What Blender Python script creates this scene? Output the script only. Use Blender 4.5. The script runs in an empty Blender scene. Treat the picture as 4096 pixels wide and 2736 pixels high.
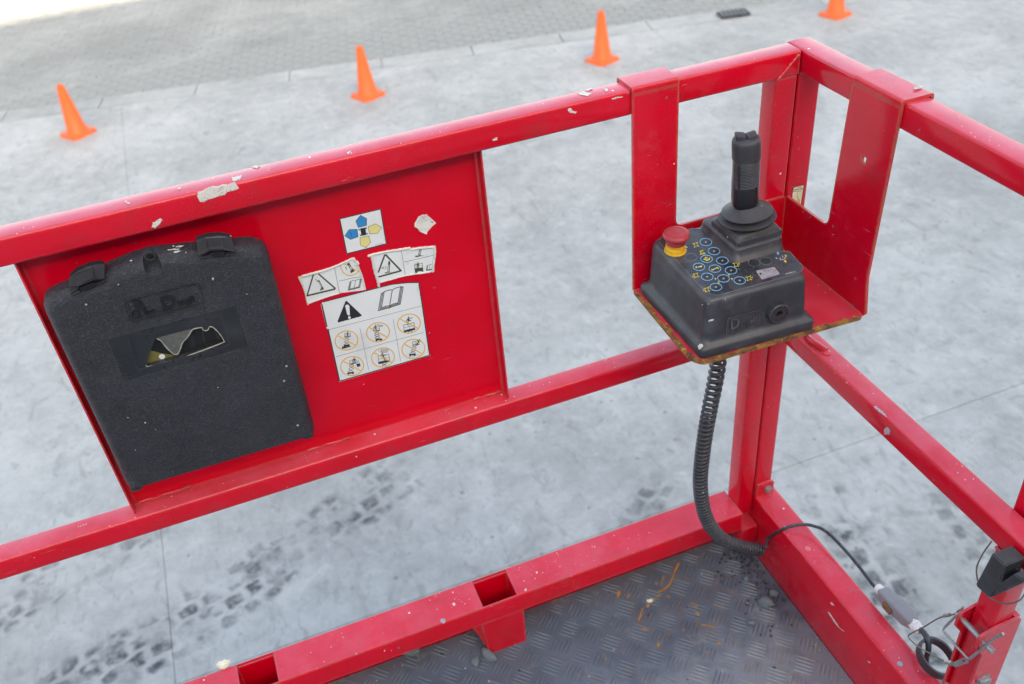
import bpy, bmesh, math, random
from mathutils import Vector, Matrix
from mathutils.geometry import tessellate_polygon

# ------------------------------------------------------------------ camera, sky, sun, exposure
sc = bpy.context.scene
COL = sc.collection
FPX = 3737.1391                      # focal length in pixels of the 4096 px wide photograph
ROT = ((0.93237396, -0.35204438, -0.08211914),
       (-0.27568651, -0.54552635, -0.79145306),
       (0.23382845, 0.76056937, -0.60568845))
CAM = Vector((-0.8571, -1.1569, 1.64))
cd = bpy.data.cameras.new('camera'); cam = bpy.data.objects.new('camera', cd); COL.objects.link(cam)
cd.sensor_width = 36.0; cd.lens = FPX / 4096 * 36.0; cd.clip_start = 0.02; cd.clip_end = 600
r0, r1, r2 = (Vector(r) for r in ROT)
cam.matrix_world = Matrix(((r0.x, -r1.x, -r2.x, CAM.x), (r0.y, -r1.y, -r2.y, CAM.y), (r0.z, -r1.z, -r2.z, CAM.z), (0, 0, 0, 1)))
cd.dof.use_dof = True; cd.dof.focus_distance = 1.33; cd.dof.aperture_fstop = 5.6
sc.camera = cam
SUN_EL, SUN_AZ = math.radians(27), math.radians(180)      # the sun stands behind the camera, blocked by the added building
W = bpy.data.worlds.new('World'); sc.world = W; W.use_nodes = True
wn = W.node_tree.nodes; wl = W.node_tree.links
sky = wn.new('ShaderNodeTexSky'); sky.sky_type = 'NISHITA'; sky.sun_disc = False
sky.sun_elevation = SUN_EL; sky.sun_rotation = SUN_AZ; sky.air_density = 1.0; sky.dust_density = 3.6; sky.ozone_density = 1.0
wl.new(sky.outputs[0], wn['Background'].inputs[0]); wn['Background'].inputs[1].default_value = 0.15
sl = bpy.data.lights.new('sun', 'SUN'); so = bpy.data.objects.new('sun', sl); COL.objects.link(so)
sl.energy = 4.0; sl.angle = math.radians(0.53); sl.color = (1.0, 0.95, 0.87)
sdir = Vector((0, -math.cos(SUN_EL), math.sin(SUN_EL)))
so.rotation_euler = sdir.to_track_quat('Z', 'Y').to_euler()
sc.view_settings.view_transform = 'Standard'; sc.view_settings.look = 'None'; sc.view_settings.gamma = 1
sc.view_settings.exposure = 2.10
sc.view_settings.use_curve_mapping = False
try:
    sc.view_settings.use_white_balance = True; sc.view_settings.white_balance_temperature = 8250; sc.view_settings.white_balance_tint = 8
except Exception: pass
sc.render.engine = 'CYCLES'; sc.cycles.max_bounces = 8

# ------------------------------------------------------------------ pixels of the photograph -> points on known planes
def ray(px, py):
    d = Vector(((px - 2048) / FPX, (py - 1368) / FPX, 1))
    return r0 * d.x + r1 * d.y + r2 * d.z
def on(px, py, ax, v):
    d = ray(px, py); return CAM + d * ((v - CAM[ax]) / d[ax])
def onp(px, py, p, n):
    d = ray(px, py); return CAM + d * ((Vector(p) - CAM).dot(n) / d.dot(n))
def Z(ox, oy, s): return lambda x, y: (ox + x / s, oy + y / s)      # a zoomed crop's own pixels -> photograph pixels
zD = Z(0, 0, 2347 / 4096); zK = Z(2400, 400, 1.4254); zM = Z(2600, 850, 2.8514); zP = Z(1100, 500, 1.307)
zS = Z(1200, 1100, 3.267); zQ = Z(1160, 800, 3.4844); zC = Z(150, 900, 2.24); zG = Z(3400, 2000, 2.131)
zB = Z(2800, 1850, 3.1357); zT = Z(2300, 2250, 2.609); zU = Z(1400, 2200, 2.925); zL = Z(440, 1100, 5.59); zY = Z(3100, 700, 8.71)
zF = Z(3050, 1280, 3.1367); zJ = Z(2880, 480, 3.92); z5 = Z(0, 1700, 1.0673); z6 = Z(0, 0, 1.1465); z7 = Z(2048, 0, 1.1465)
rnd = random.Random(7)

# ------------------------------------------------------------------ node helpers and materials
def mat(name):
    m = bpy.data.materials.new(name); m.use_nodes = True
    return m, m.node_tree.nodes, m.node_tree.links, m.node_tree.nodes['Principled BSDF']
class NT:
    def __init__(s, name):
        s.m, s.n, s.l, s.b = mat(name); s.co = s.n.new('ShaderNodeTexCoord').outputs['Object']
    def link(s, a, b): s.l.new(a, b)
    def setin(s, sock, v):
        if hasattr(v, 'is_output') or isinstance(v, bpy.types.NodeSocket): s.l.new(v, sock)
        else: sock.default_value = v
    def noise(s, scale, detail=4, rough=.55, vec=None, dist=0):
        n = s.n.new('ShaderNodeTexNoise'); n.inputs['Scale'].default_value = scale; n.inputs['Detail'].default_value = detail
        n.inputs['Roughness'].default_value = rough; n.inputs['Distortion'].default_value = dist
        s.l.new(vec or s.co, n.inputs['Vector']); return n.outputs['Fac']
    def voro(s, scale, vec=None, rnd_=1.0, feat='F1'):
        n = s.n.new('ShaderNodeTexVoronoi'); n.feature = feat; n.inputs['Scale'].default_value = scale; n.inputs['Randomness'].default_value = rnd_
        s.l.new(vec or s.co, n.inputs['Vector']); return n.outputs['Distance'], (n.outputs['Color'] if feat == 'F1' else None)
    def ramp(s, v, a, b, c0=0.0, c1=1.0):
        n = s.n.new('ShaderNodeMapRange'); n.clamp = True; n.interpolation_type = 'SMOOTHSTEP'
        s.setin(n.inputs[0], v); n.inputs[1].default_value = a; n.inputs[2].default_value = b; n.inputs[3].default_value = c0; n.inputs[4].default_value = c1
        return n.outputs[0]
    def math(s, op, a, b=0.0, c=None):
        n = s.n.new('ShaderNodeMath'); n.operation = op; s.setin(n.inputs[0], a); s.setin(n.inputs[1], b)
        if c is not None: s.setin(n.inputs[2], c)
        return n.outputs[0]
    def mix(s, f, a, b):
        n = s.n.new('ShaderNodeMix'); n.data_type = 'RGBA'; s.setin(n.inputs[0], f)
        s.setin(n.inputs[6], a if not isinstance(a, tuple) else (*a, 1)); s.setin(n.inputs[7], b if not isinstance(b, tuple) else (*b, 1)); return n.outputs[2]
    def mapping(s, scale=(1, 1, 1), rot=(0, 0, 0), loc=(0, 0, 0), vec=None):
        n = s.n.new('ShaderNodeMapping'); n.inputs['Scale'].default_value = scale; n.inputs['Rotation'].default_value = rot; n.inputs['Location'].default_value = loc
        s.l.new(vec or s.co, n.inputs[0]); return n.outputs[0]
    def sep(s, v, i):
        n = s.n.new('ShaderNodeSeparateXYZ'); s.l.new(v, n.inputs[0]); return n.outputs[i]
    def bump(s, h, strength, dist):
        n = s.n.new('ShaderNodeBump'); n.inputs['Strength'].default_value = strength; n.inputs['Distance'].default_value = dist
        s.l.new(h, n.inputs['Height']); s.l.new(n.outputs[0], s.b.inputs['Normal'])
    def edge(s, radius):
        bv = s.n.new('ShaderNodeBevel'); bv.samples = 4; bv.inputs[0].default_value = radius
        ge = s.n.new('ShaderNodeNewGeometry'); d = s.n.new('ShaderNodeVectorMath'); d.operation = 'DOT_PRODUCT'
        s.l.new(bv.outputs[0], d.inputs[0]); s.l.new(ge.outputs['True Normal'], d.inputs[1]); return s.math('SUBTRACT', 1.0, d.outputs['Value'])
    def specks(s, scale, gate, rad, vec=None, cluster=None):
        d, c = s.voro(scale, vec)
        r = s.sep(c, 0); r2 = s.sep(c, 1)
        on_ = s.math('GREATER_THAN', r, gate)
        lim = s.math('MULTIPLY', s.math('MULTIPLY', r2, r2), rad)
        lim = s.math('ADD', lim, rad * .15)
        wob = s.math('ADD', d, s.math('MULTIPLY', s.math('SUBTRACT', s.noise(scale * 6, 2), .5), .05))
        k = s.math('MULTIPLY', s.math('LESS_THAN', wob, lim), on_)
        if cluster is not None: k = s.math('MULTIPLY', k, cluster)
        return k
    def out(s, col=None, rough=None, metal=None, spec=None):
        if col is not None: s.setin(s.b.inputs['Base Color'], col if not isinstance(col, tuple) else (*col, 1))
        if rough is not None: s.setin(s.b.inputs['Roughness'], rough)
        if metal is not None: s.setin(s.b.inputs['Metallic'], metal)
        if spec is not None: s.b.inputs['Specular IOR Level'].default_value = spec
        return s.m

def red_paint(name, rust=0.0, speck=1.0, dust_sheen=0.18, wear=1.0, hazek=.75, coat=1.0):
    t = NT(name)
    col = t.mix(t.ramp(t.noise(9, 5), .3, .75), (.61, .0003, .015), (.69, .0006, .023))
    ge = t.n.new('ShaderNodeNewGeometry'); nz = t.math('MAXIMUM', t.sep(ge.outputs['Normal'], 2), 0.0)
    haze = t.ramp(t.noise(34, 7, .68), .5, .74); haze2 = t.ramp(t.noise(6, 4, .6), .42, .7)
    hz = t.math('MULTIPLY', t.math('MULTIPLY', haze, haze2), .30 * hazek)
    col = t.mix(hz, col, (.62, .16, .17))
    gr = t.math('MULTIPLY', t.ramp(t.noise(17, 7, .7, t.mapping(loc=(4, 2, 7))), .50, .72), .34 * hazek + .05); col = t.mix(gr, col, (.30, .035, .045))
    fine = t.math('MULTIPLY', t.ramp(t.noise(420, 3, .7), .56, .72), t.ramp(t.noise(7, 3), .4, .65, .03 * hazek, .42 * hazek))
    col = t.mix(fine, col, (.62, .20, .20))
    up = t.math('MULTIPLY', t.ramp(nz, .5, .98), t.ramp(t.noise(14, 6, .62), .25, .8, dust_sheen * .45, dust_sheen * 1.2))  # up-facing faces: dust plus sky reflection painted into the colour
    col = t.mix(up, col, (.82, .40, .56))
    scr = t.math('MULTIPLY', t.ramp(t.noise(26, 3, .6, t.mapping((1, 1, 12), (.5, .9, .3))), .69, .72), t.ramp(t.noise(11, 2), .46, .60))
    col = t.mix(t.math('MULTIPLY', scr, .12 + .3 * hazek), col, (.72, .4, .4))
    cl = t.ramp(t.noise(4.5, 2), .36, .6, .25, 1.0)
    w = t.math('MULTIPLY', t.specks(75, 1 - .17 * speck, .15), t.math('GREATER_THAN', t.math('ADD', cl, t.math('MULTIPLY', nz, .28)), .80))
    w2 = t.math('MULTIPLY', t.specks(260, 1 - .17 * speck, .20), t.math('GREATER_THAN', t.math('ADD', t.noise(6, 4, .65), t.math('MULTIPLY', nz, .12)), .60))
    w = t.math('MAXIMUM', w, w2)
    col = t.mix(w, col, (.82, .78, .76))
    ch = t.math('MULTIPLY', t.math('LESS_THAN', t.math('ADD', t.voro(38, t.mapping((1, 1, 1), loc=(.3, .7, .1)))[0], t.math('MULTIPLY', t.noise(190, 3), .22)), .185), t.math('GREATER_THAN', t.noise(9, 2), .56))
    col = t.mix(t.math('MULTIPLY', ch, .85 * wear), col, (.17, .15, .16))
    e = t.edge(.007)
    en = t.math('MULTIPLY', t.ramp(e, .03, .12), t.ramp(t.noise(60, 5, .7), .50 - .08 * rust, .56 - .06 * rust))
    ecol = t.mix(t.noise(90, 3), (.10, .085, .08), (.26, .12, .05)) if rust == 0 else t.mix(t.noise(70, 4), (.20, .07, .02), (.42, .19, .05))
    col = t.mix(t.math('MULTIPLY', en, .75 * wear), col, ecol)
    eh = t.math('MULTIPLY', t.ramp(e, .02, .2), .18); col = t.mix(eh, col, (.75, .30, .32))
    rg = t.ramp(t.noise(40, 4), .3, .7, .30, .44)
    rg = t.math('ADD', rg, t.math('MULTIPLY', t.math('ADD', w, hz), .25))
    t.bump(t.math('ADD', t.noise(160, 2), t.math('MULTIPLY', w, 1.2)), .05, .002)
    t.b.inputs['Coat Weight'].default_value = coat; t.b.inputs['Coat Roughness'].default_value = .12; t.b.inputs['Coat IOR'].default_value = 1.42
    return t.out(col, rg, 0.0, .12)
RED = red_paint('red_paint'); RED_BR = red_paint('red_paint_bracket', rust=1.0, speck=.7, dust_sheen=.12); RED_PANEL = red_paint('red_paint_panel', speck=.12, wear=.4, hazek=.12, coat=.35)
RED_TOE = red_paint('red_paint_toe', speck=1.4, dust_sheen=.13, wear=1.2)

def plastic(name, col=(.026, .029, .036), rough=.5, grain=0.0, speck=.6, dust_sheen=.3):
    t = NT(name)
    c = t.mix(t.ramp(t.noise(12, 5), .3, .7), col, tuple(x * 1.35 for x in col))
    ge = t.n.new('ShaderNodeNewGeometry'); nz = t.math('MAXIMUM', t.sep(ge.outputs['Normal'], 2), 0.0)
    d1 = t.math('MULTIPLY', t.ramp(t.noise(22, 7, .66), .45, .78), dust_sheen)
    d1 = t.math('ADD', d1, t.math('MULTIPLY', t.ramp(nz, .15, .9), t.ramp(t.noise(30, 5), .3, .7, dust_sheen * .3, dust_sheen * .8))); c = t.mix(d1, c, (.13, .135, .15))  # up-facing plastic lightened: dust plus top-light sheen put into the colour
    e = t.edge(.005); c = t.mix(t.math('MULTIPLY', t.math('MULTIPLY', t.ramp(e, .02, .2), t.ramp(t.noise(50, 4), .35, .65)), dust_sheen), c, (.2, .2, .21))
    w = t.math('MULTIPLY', t.specks(110, 1 - .18 * speck, .17), t.math('GREATER_THAN', t.noise(13, 2), .47))
    c = t.mix(w, c, (.62, .62, .6))
    if grain:
        v = t.mapping((1.0, 1.0, 2.0)); n1 = t.noise(230, 2, .5, v, 2.6)
        t.bump(n1, 1.0, grain); c = t.mix(t.math('MULTIPLY', t.ramp(n1, .53, .64), .55), c, (.108, .122, .152))
    else: t.bump(t.noise(600, 2), .06, .001)
    return t.out(c, t.ramp(t.noise(30, 4), .3, .7, rough - .07, rough + .1), 0.0, .5)
CASE = plastic('case_plastic', (.012, .0145, .021), .42, .0018, .25, .12); BOX = plastic('box_plastic', (.021, .024, .031), .42, 0, .7, .45)
DARKPL = plastic('smooth_black_plastic', (.014, .016, .02), .32, 0, .3, .16); RUBBER = plastic('black_rubber', (.026, .028, .033), .52, 0, .5, .3)
GRIP = plastic('grip_plastic', (.009, .010, .013), .30, 0, .25, .06); CORD = plastic('cord_rubber', (.026, .030, .038), .28, 0, .35, .12)
EMB = plastic('smooth_lettering', (.006, .007, .009), .35, 0, .1, .02); RIBM = plastic('rib_plastic', (.055, .058, .066), .22, 0, .1, .1); LATCH = plastic('latch_plastic', (.009, .010, .014), .6, 0, 2.2, .10); LATCH.node_tree.nodes['Principled BSDF'].inputs['Specular IOR Level'].default_value = .25
def simple(name, col, rough=.5, metal=0.0, var=.12, scale=60, dirt=0.0):
    t = NT(name); c = t.mix(t.noise(scale, 4), tuple(x * (1 - var) for x in col), tuple(min(1, x * (1 + var)) for x in col))
    if dirt: c = t.mix(t.math('MULTIPLY', t.ramp(t.noise(scale * .4, 5, .65), .5, .72), dirt), c, (.16, .14, .12))
    return t.out(c, rough, metal)
WHITE = simple('sticker_white', (.72, .77, .80), .38, 0, .05, 30, .16); INK = simple('ink_black', (.018, .02, .024), .45); INK_OLIVE = simple('ink_faded', (.06, .065, .035), .5)
ORANGE_INK = simple('ink_orange', (.74, .44, .07), .45); BLUE_INK = simple('ink_blue', (.012, .24, .56), .4); YELLOW_INK = simple('ink_yellow', (.72, .66, .26), .45)
TORN = simple('torn_paper', (.70, .71, .68), .6, 0, .08, 80, .2); CREAM = simple('aged_sticker', (.72, .70, .45), .45, 0, .06, 50, .2)
LBLUE = simple('button_ring_blue', (.16, .42, .68), .45); LYEL = simple('print_yellow', (.72, .60, .05), .5); GREYP = simple('print_grey', (.30, .31, .32), .5)
LABEL = plastic('control_label', (.010, .012, .018), .26, 0, .55, .42); SMOKE = simple('display_window', (.34, .33, .36), .25, 0, .3, 160, .5)
ESRED = simple('stop_button_red', (.40, .035, .045), .42, 0, .14, 90, .15); ESYEL = simple('stop_button_yellow', (.72, .42, .03), .4, 0, .12, 90, .2)
ZINC = simple('zinc_steel', (.42, .43, .44), .42, .8, .3, 240, .45); RUSTST = simple('rusty_steel', (.22, .12, .07), .7, .3, .5, 200); WIRE = simple('wire_rope', (.20, .17, .15), .5, .6, .4, 500)
GREYPL = simple('grey_connector', (.23, .23, .26), .5, 0, .1, 60, .2); WHITEPL = simple('white_gland', (.70, .69, .71), .45, 0, .06, 60, .25); OLIVE = simple('olive_paper', (.16, .145, .035), .5, 0, .2, 90)
FROST = simple('broken_film', (.10, .105, .10), .35, 0, .5, 220); BLACK = simple('black_void', (.006, .007, .009), .6)
WPAINT = None
def wpaint():
    t = NT('dried_white_paint'); c = t.mix(t.noise(160, 4), (.58, .57, .54), (.76, .75, .71)); c = t.mix(t.math('MULTIPLY', t.ramp(t.noise(70, 5, .65), .5, .7), .5), c, (.30, .20, .18)); t.out(c, .65)
    tr = t.n.new('ShaderNodeBsdfTransparent'); mx = t.n.new('ShaderNodeMixShader'); t.link(t.ramp(t.noise(420, 5, .7), .36, .42), mx.inputs[0]); t.link(tr.outputs[0], mx.inputs[1]); t.link(t.b.outputs[0], mx.inputs[2]); t.link(mx.outputs[0], t.n['Material Output'].inputs[0]); return t.m
WPAINT = wpaint()
STONE = simple('pebble_stone', (.13, .16, .18), .8, 0, .3, 140); CRUMB = simple('dry_crumb', (.72, .70, .55), .8, 0, .1, 120)
def cone_mat():
    t = NT('orange_cone_plastic'); c = t.mix(t.noise(6, 4), (.86, .115, .020), (.93, .16, .034)); z = t.sep(t.co, 2)
    g = t.math('MULTIPLY', t.ramp(z, GZ + .02, GZ + .22, 1.0, .25), t.ramp(t.noise(22, 6, .68), .48, .70)); c = t.mix(t.math('MULTIPLY', g, .55), c, (.30, .12, .06))
    return t.out(c, t.ramp(t.noise(15, 3), .3, .7, .42, .6))
GZ = -2.0
CONE = cone_mat()
def deck_mat():
    t = NT('checker_plate_paint'); n1 = t.noise(7, 6, .6)
    c = t.mix(t.ramp(n1, .3, .7), (.074, .096, .128), (.116, .144, .186))
    yv = t.sep(t.co, 1); xv = t.sep(t.co, 0)
    worn = t.ramp(t.math('ADD', t.math('MULTIPLY', t.math('SUBTRACT', -.10, yv), 2.6), t.math('SUBTRACT', t.noise(16, 7, .62), .5)), .1, .5)
    c = t.mix(t.math('MULTIPLY', worn, .75), c, (.22, .24, .27))
    pale = t.math('MULTIPLY', t.ramp(t.noise(42, 7, .7), .52, .62), t.ramp(t.noise(10, 3), .42, .6)); c = t.mix(t.math('MULTIPLY', pale, .35), c, (.30, .29, .27))
    brown = t.math('MULTIPLY', t.ramp(t.noise(36, 6, .65), .56, .68), t.ramp(t.noise(8, 2, .5, t.mapping(loc=(3, 1, 0))), .46, .6)); c = t.mix(t.math('MULTIPLY', brown, .5), c, (.17, .125, .07))
    c = t.mix(t.specks(85, .80, .16), c, (.5, .5, .48)); c = t.mix(t.specks(60, .86, .2, t.mapping(loc=(5, 2, 0))), c, (.035, .033, .03))
    rx = t.math('SUBTRACT', xv, -.235); ry_ = t.math('SUBTRACT', yv, -.075); rd = t.math('SQRT', t.math('ADD', t.math('MULTIPLY', rx, rx), t.math('MULTIPLY', t.math('MULTIPLY', ry_, ry_), 2.2)))
    st_ = t.math('MULTIPLY', t.ramp(rd, .21, .03), t.ramp(t.noise(46, 7, .7), .47, .62)); c = t.mix(t.math('MULTIPLY', st_, .62), c, (.20, .115, .045))
    grit = t.math('MULTIPLY', t.math('LESS_THAN', t.voro(330)[0], .42), t.ramp(t.math('ADD', t.math('MULTIPLY', xv, 6.0), t.math('MULTIPLY', t.math('ADD', yv, .06), 2.0)), -.75, -.1))
    c = t.mix(t.math('MULTIPLY', grit, t.ramp(t.noise(18, 4), .42, .62)), c, (.03, .031, .033))
    t.bump(t.noise(260, 3), .12, .001)
    return t.out(c, t.ramp(n1, .3, .7, .42, .6), .0, .5)
DECK = deck_mat()
def bar_mat():
    t = NT('worn_tread'); yv = t.sep(t.co, 1); n1 = t.noise(9, 6, .6); c = t.mix(t.ramp(n1, .3, .7), (.090, .114, .148), (.136, .166, .208))
    worn = t.ramp(t.math('ADD', t.math('MULTIPLY', t.math('SUBTRACT', -.17, yv), 3.0), t.math('SUBTRACT', t.noise(20, 6, .62), .5)), .0, .35)
    c = t.mix(t.math('MULTIPLY', worn, .8), c, (.27, .275, .29)); c = t.mix(t.math('MULTIPLY', t.ramp(t.noise(30, 5), .58, .66), .6), c, (.20, .14, .07)); t.bump(t.noise(300, 3), .1, .001); return t.out(c, .42, .0)
DECKBAR = bar_mat()
def rust_paint():
    t = NT('orange_rust'); return t.out(t.mix(t.noise(120, 4), (.42, .17, .03), (.50, .25, .06)), .8)
RUST = rust_paint()
def concrete(name, base, stains=1.0, seedloc=(0, 0, 0), tracks=()):
    t = NT(name); v = t.mapping(loc=seedloc)
    big = t.noise(.9, 5, .62, v); mid = t.noise(6.5, 7, .70, v); fine = t.noise(32, 6, .72, v); grit = t.noise(130, 3, .7, v)
    k = t.math('ADD', t.math('ADD', t.math('MULTIPLY', big, .42), t.math('MULTIPLY', mid, .36)), t.math('ADD', t.math('MULTIPLY', fine, .14), t.math('MULTIPLY', grit, .08)))
    c = t.mix(t.ramp(k, .36, .64), tuple(x * .70 for x in base), tuple(x * 1.17 for x in base))
    if stains:
        for sc_, rot_, lo, hi, amt, loc_ in ((8.0, .5, .54, .70, .36, (0, 0, 0)), (3.4, -.4, .58, .73, .26, (7, 3, 0)), (19.0, .9, .57, .68, .36, (2, 9, 0))):
            sm = t.noise(sc_, 6, .64, t.mapping((1.0, .5, 1), (0, 0, rot_), loc_), 1.4)
            c = t.mix(t.math('MULTIPLY', t.ramp(sm, lo, hi), amt * stains), c, tuple(x * .45 for x in base))
        pl_ = t.noise(7.0, 6, .68, t.mapping((1, 1, 1), loc=(11, 5, 0)), .6); c = t.mix(t.math('MULTIPLY', t.ramp(pl_, .56, .72), .30 * stains), c, tuple(min(.75, x * 1.45) for x in base))
        for vs_, rr_, loc_ in ((7.5, .185, (0, 0, 0)), (15.0, .17, (4, 1, 0))):
            sp = t.math('MULTIPLY', t.math('LESS_THAN', t.math('ADD', t.voro(vs_, t.mapping(loc=loc_))[0], t.math('MULTIPLY', t.noise(40, 3), .2)), rr_), t.math('GREATER_THAN', mid, .5))
            c = t.mix(t.math('MULTIPLY', sp, .55), c, (.12, .105, .09))
    wob = t.mapping((1, 1, 1))
    for a, b, width, lug, amt in tracks:
        a = Vector(a); b = Vector(b); d = (b - a).normalized()
        wx = t.math('ADD', t.sep(t.co, 0), t.math('MULTIPLY', t.math('SUBTRACT', t.noise(7, 4), .5), .11)); wyv = t.math('ADD', t.sep(t.co, 1), t.math('MULTIPLY', t.math('SUBTRACT', t.noise(7, 4, .5, t.mapping(loc=(5, 5, 0))), .5), .11))
        dx = t.math('SUBTRACT', wx, a.x); dy = t.math('SUBTRACT', wyv, a.y)
        al = t.math('ADD', t.math('MULTIPLY', dx, d.x), t.math('MULTIPLY', dy, d.y)); ac = t.math('ADD', t.math('MULTIPLY', dx, -d.y), t.math('MULTIPLY', dy, d.x))
        ac = t.math('ADD', ac, t.math('MULTIPLY', t.math('SINE', t.math('MULTIPLY', al, 1.7)), .06))
        band = t.ramp(t.math('ABSOLUTE', ac), width * .5, width * .34); ends = t.math('MULTIPLY', t.ramp(al, -.15, .15), t.ramp(al, (b - a).length + .15, (b - a).length - .25))
        row = t.math('FLOOR', t.math('DIVIDE', ac, lug * .92)); ph = t.math('ADD', t.math('DIVIDE', al, lug * 1.15), t.math('MULTIPLY', row, .5)); fu = t.math('ABSOLUTE', t.math('SUBTRACT', t.math('FRACT', ph), .5)); fv = t.math('ABSOLUTE', t.math('SUBTRACT', t.math('FRACT', t.math('DIVIDE', ac, lug * .92)), .5))
        lugm = t.math('MULTIPLY', t.math('MULTIPLY', t.ramp(fu, .46, .24), t.ramp(fv, .46, .26)), t.ramp(t.noise(8, 2, .5, t.mapping(loc=(b.y, 3, 0))), .34, .50)); smear = t.ramp(t.noise(6, 5, .6, t.mapping((1, 1, 1), loc=(a.x, 1, 0))), .48, .66)
        dens = t.ramp(t.noise(3.2, 4, .6, t.mapping(loc=(b.x, 2, 0))), .36, .62); brk = t.ramp(t.noise(26, 5, .7), .30, .58, .35, 1.0)
        m = t.math('MULTIPLY', t.math('MULTIPLY', band, ends), t.math('MULTIPLY', dens, t.math('MULTIPLY', brk, t.math('MAXIMUM', lugm, t.math('MULTIPLY', smear, .75)))))
        c = t.mix(t.math('MULTIPLY', m, min(1.0, amt * 1.25)), c, (.065, .07, .078))
    t.bump(t.math('ADD', t.math('ADD', fine, t.math('MULTIPLY', grit, .5)), t.math('MULTIPLY', mid, .6)), .3, .006)
    return t.out(c, t.ramp(mid, .3, .7, .55, .75), 0, .4)
def gxy(x, y): p = on(*zD(x, y), 2, -2.0); return (p.x, p.y)
TRACKS = [(gxy(60, 1640), gxy(960, 1060), .40, .105, .85), (gxy(-80, 1450), gxy(430, 1120), .34, .10, .6), (gxy(2160, 1640), gxy(1850, 1060), .36, .11, .9), (gxy(1360, 1330), gxy(1500, 1090), .24, .10, .7), (gxy(2360, 1420), gxy(2080, 1080), .30, .10, .6)]
CONC = concrete('yard_concrete', (.425, .434, .432), 1.2, (0, 0, 0), TRACKS); GUTT = concrete('gutter_concrete', (.40, .41, .405), .2, (3, 1, 0)); JOINT = concrete('joint_dirt', (.31, .315, .315), 0)
PAVE = concrete('grey_paver', (.305, .316, .312), .25, (1, 8, 0)); ROAD = concrete('far_concrete', (.42, .43, .43), .3, (9, 3, 0))
def tyre_mat():
    t = NT('tyre_rubber_mark'); k = t.math('MULTIPLY', t.ramp(t.noise(16, 6, .7), .38, .64), t.ramp(t.noise(3.5, 3), .34, .6))
    c = t.mix(t.noise(8, 4), (.10, .105, .115), (.17, .18, .19)); tr = t.n.new('ShaderNodeBsdfTransparent'); mx = t.n.new('ShaderNodeMixShader')
    t.out(c, .6); t.link(t.math('MULTIPLY', k, .62), mx.inputs[0]); t.link(tr.outputs[0], mx.inputs[1]); t.link(t.b.outputs[0], mx.inputs[2])
    t.link(mx.outputs[0], t.n['Material Output'].inputs[0]); return t.m
TYRE = tyre_mat()
WALLM = simple('shade_building_cladding', (.52, .54, .56), .6, 0, .06, 3); ROOFM = simple('shade_building_roof', (.3, .3, .31), .6, 0, .06, 3); DOORM = simple('shade_building_door', (.25, .30, .38), .5, 0, .06, 3)
SLATM = simple('worn_iron', (.22, .22, .23), .5, .4, .3, 40); GRATE = simple('cast_iron', (.055, .055, .06), .6, .4, .3, 40)

# ------------------------------------------------------------------ mesh helpers
def finish(bm, name, m, parent=None, smooth=35, label=None):
    bmesh.ops.recalc_face_normals(bm, faces=bm.faces)
    me = bpy.data.meshes.new(name); bm.to_mesh(me); bm.free()
    return obj(name, me, m, parent, smooth, label)
def obj(name, me, m, parent=None, smooth=35, label=None):
    for x in (m if isinstance(m, (list, tuple)) else [m]): me.materials.append(x)
    if smooth:
        me.polygons.foreach_set('use_smooth', [True] * len(me.polygons))
        if hasattr(me, 'set_sharp_from_angle'): me.set_sharp_from_angle(angle=math.radians(smooth))
    o = bpy.data.objects.new(name, me); COL.objects.link(o)
    if parent: adopt(o, parent)
    if label: o['label'] = label
    return o
WM = {}
def adopt(o, parent):
    o.parent = parent; base = WM.get(parent.name, Matrix.Identity(4)); o.matrix_parent_inverse = base.inverted(); WM[o.name] = Matrix.Identity(4)
def thing(name, label, cat, loc=(0, 0, 0), group=None):
    o = bpy.data.objects.new(name, None); COL.objects.link(o); o.location = loc; o.empty_display_size = .05
    WM[o.name] = Matrix.Translation(loc); o['label'] = label; o['category'] = cat
    if group: o['group'] = group
    return o
def tag(o, label=None, cat=None, group=None, kind=None):
    for k, v in (('label', label), ('category', cat), ('group', group), ('kind', kind)):
        if v: o[k] = v
    return o
def B(): return bmesh.new()
def box(bm, lo, hi, bev=0.0, seg=2):
    lo = Vector(lo); hi = Vector(hi)
    r = bmesh.ops.create_cube(bm, size=1, matrix=Matrix.Translation((lo + hi) / 2) @ Matrix.Diagonal((*(hi - lo), 1)))
    if bev:
        es = list({e for v in r['verts'] for e in v.link_edges})
        bmesh.ops.bevel(bm, geom=es, offset=bev, segments=seg, affect='EDGES', profile=.5)
def rrect(w, h, r, n=4):
    out = []
    for cx, cy, a0 in ((w - r, h - r, 0), (r, h - r, 90), (r, r, 180), (w - r, r, 270)):
        for k in range(n + 1):
            a = math.radians(a0 + 90 * k / n); out.append((cx + r * math.cos(a), cy + r * math.sin(a)))
    return out
def loft(bm, rings, cap=True, closed=True):
    vs = [[bm.verts.new(p) for p in r] for r in rings]
    n = len(vs[0])
    for a, b in zip(vs, vs[1:]):
        for i in range(n if closed else n - 1):
            j = (i + 1) % n; bm.faces.new((a[i], a[j], b[j], b[i]))
    if cap:
        try: bm.faces.new(vs[0][::-1])
        except ValueError: pass
        bm.faces.new(vs[-1])
    return vs
def rail(bm, axis, lo, hi, r=.0045):
    """square tube with rounded edges between two box corners along one axis"""
    lo = Vector(lo); hi = Vector(hi); o = [i for i in range(3) if i != axis]
    prof = rrect(hi[o[0]] - lo[o[0]], hi[o[1]] - lo[o[1]], r, 3); rings = []
    for c in (lo[axis], hi[axis]):
        ring = []
        for a, b in prof:
            p = Vector((0, 0, 0)); p[axis] = c; p[o[0]] = lo[o[0]] + a; p[o[1]] = lo[o[1]] + b; ring.append(p)
        rings.append(ring)
    loft(bm, rings)
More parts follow.
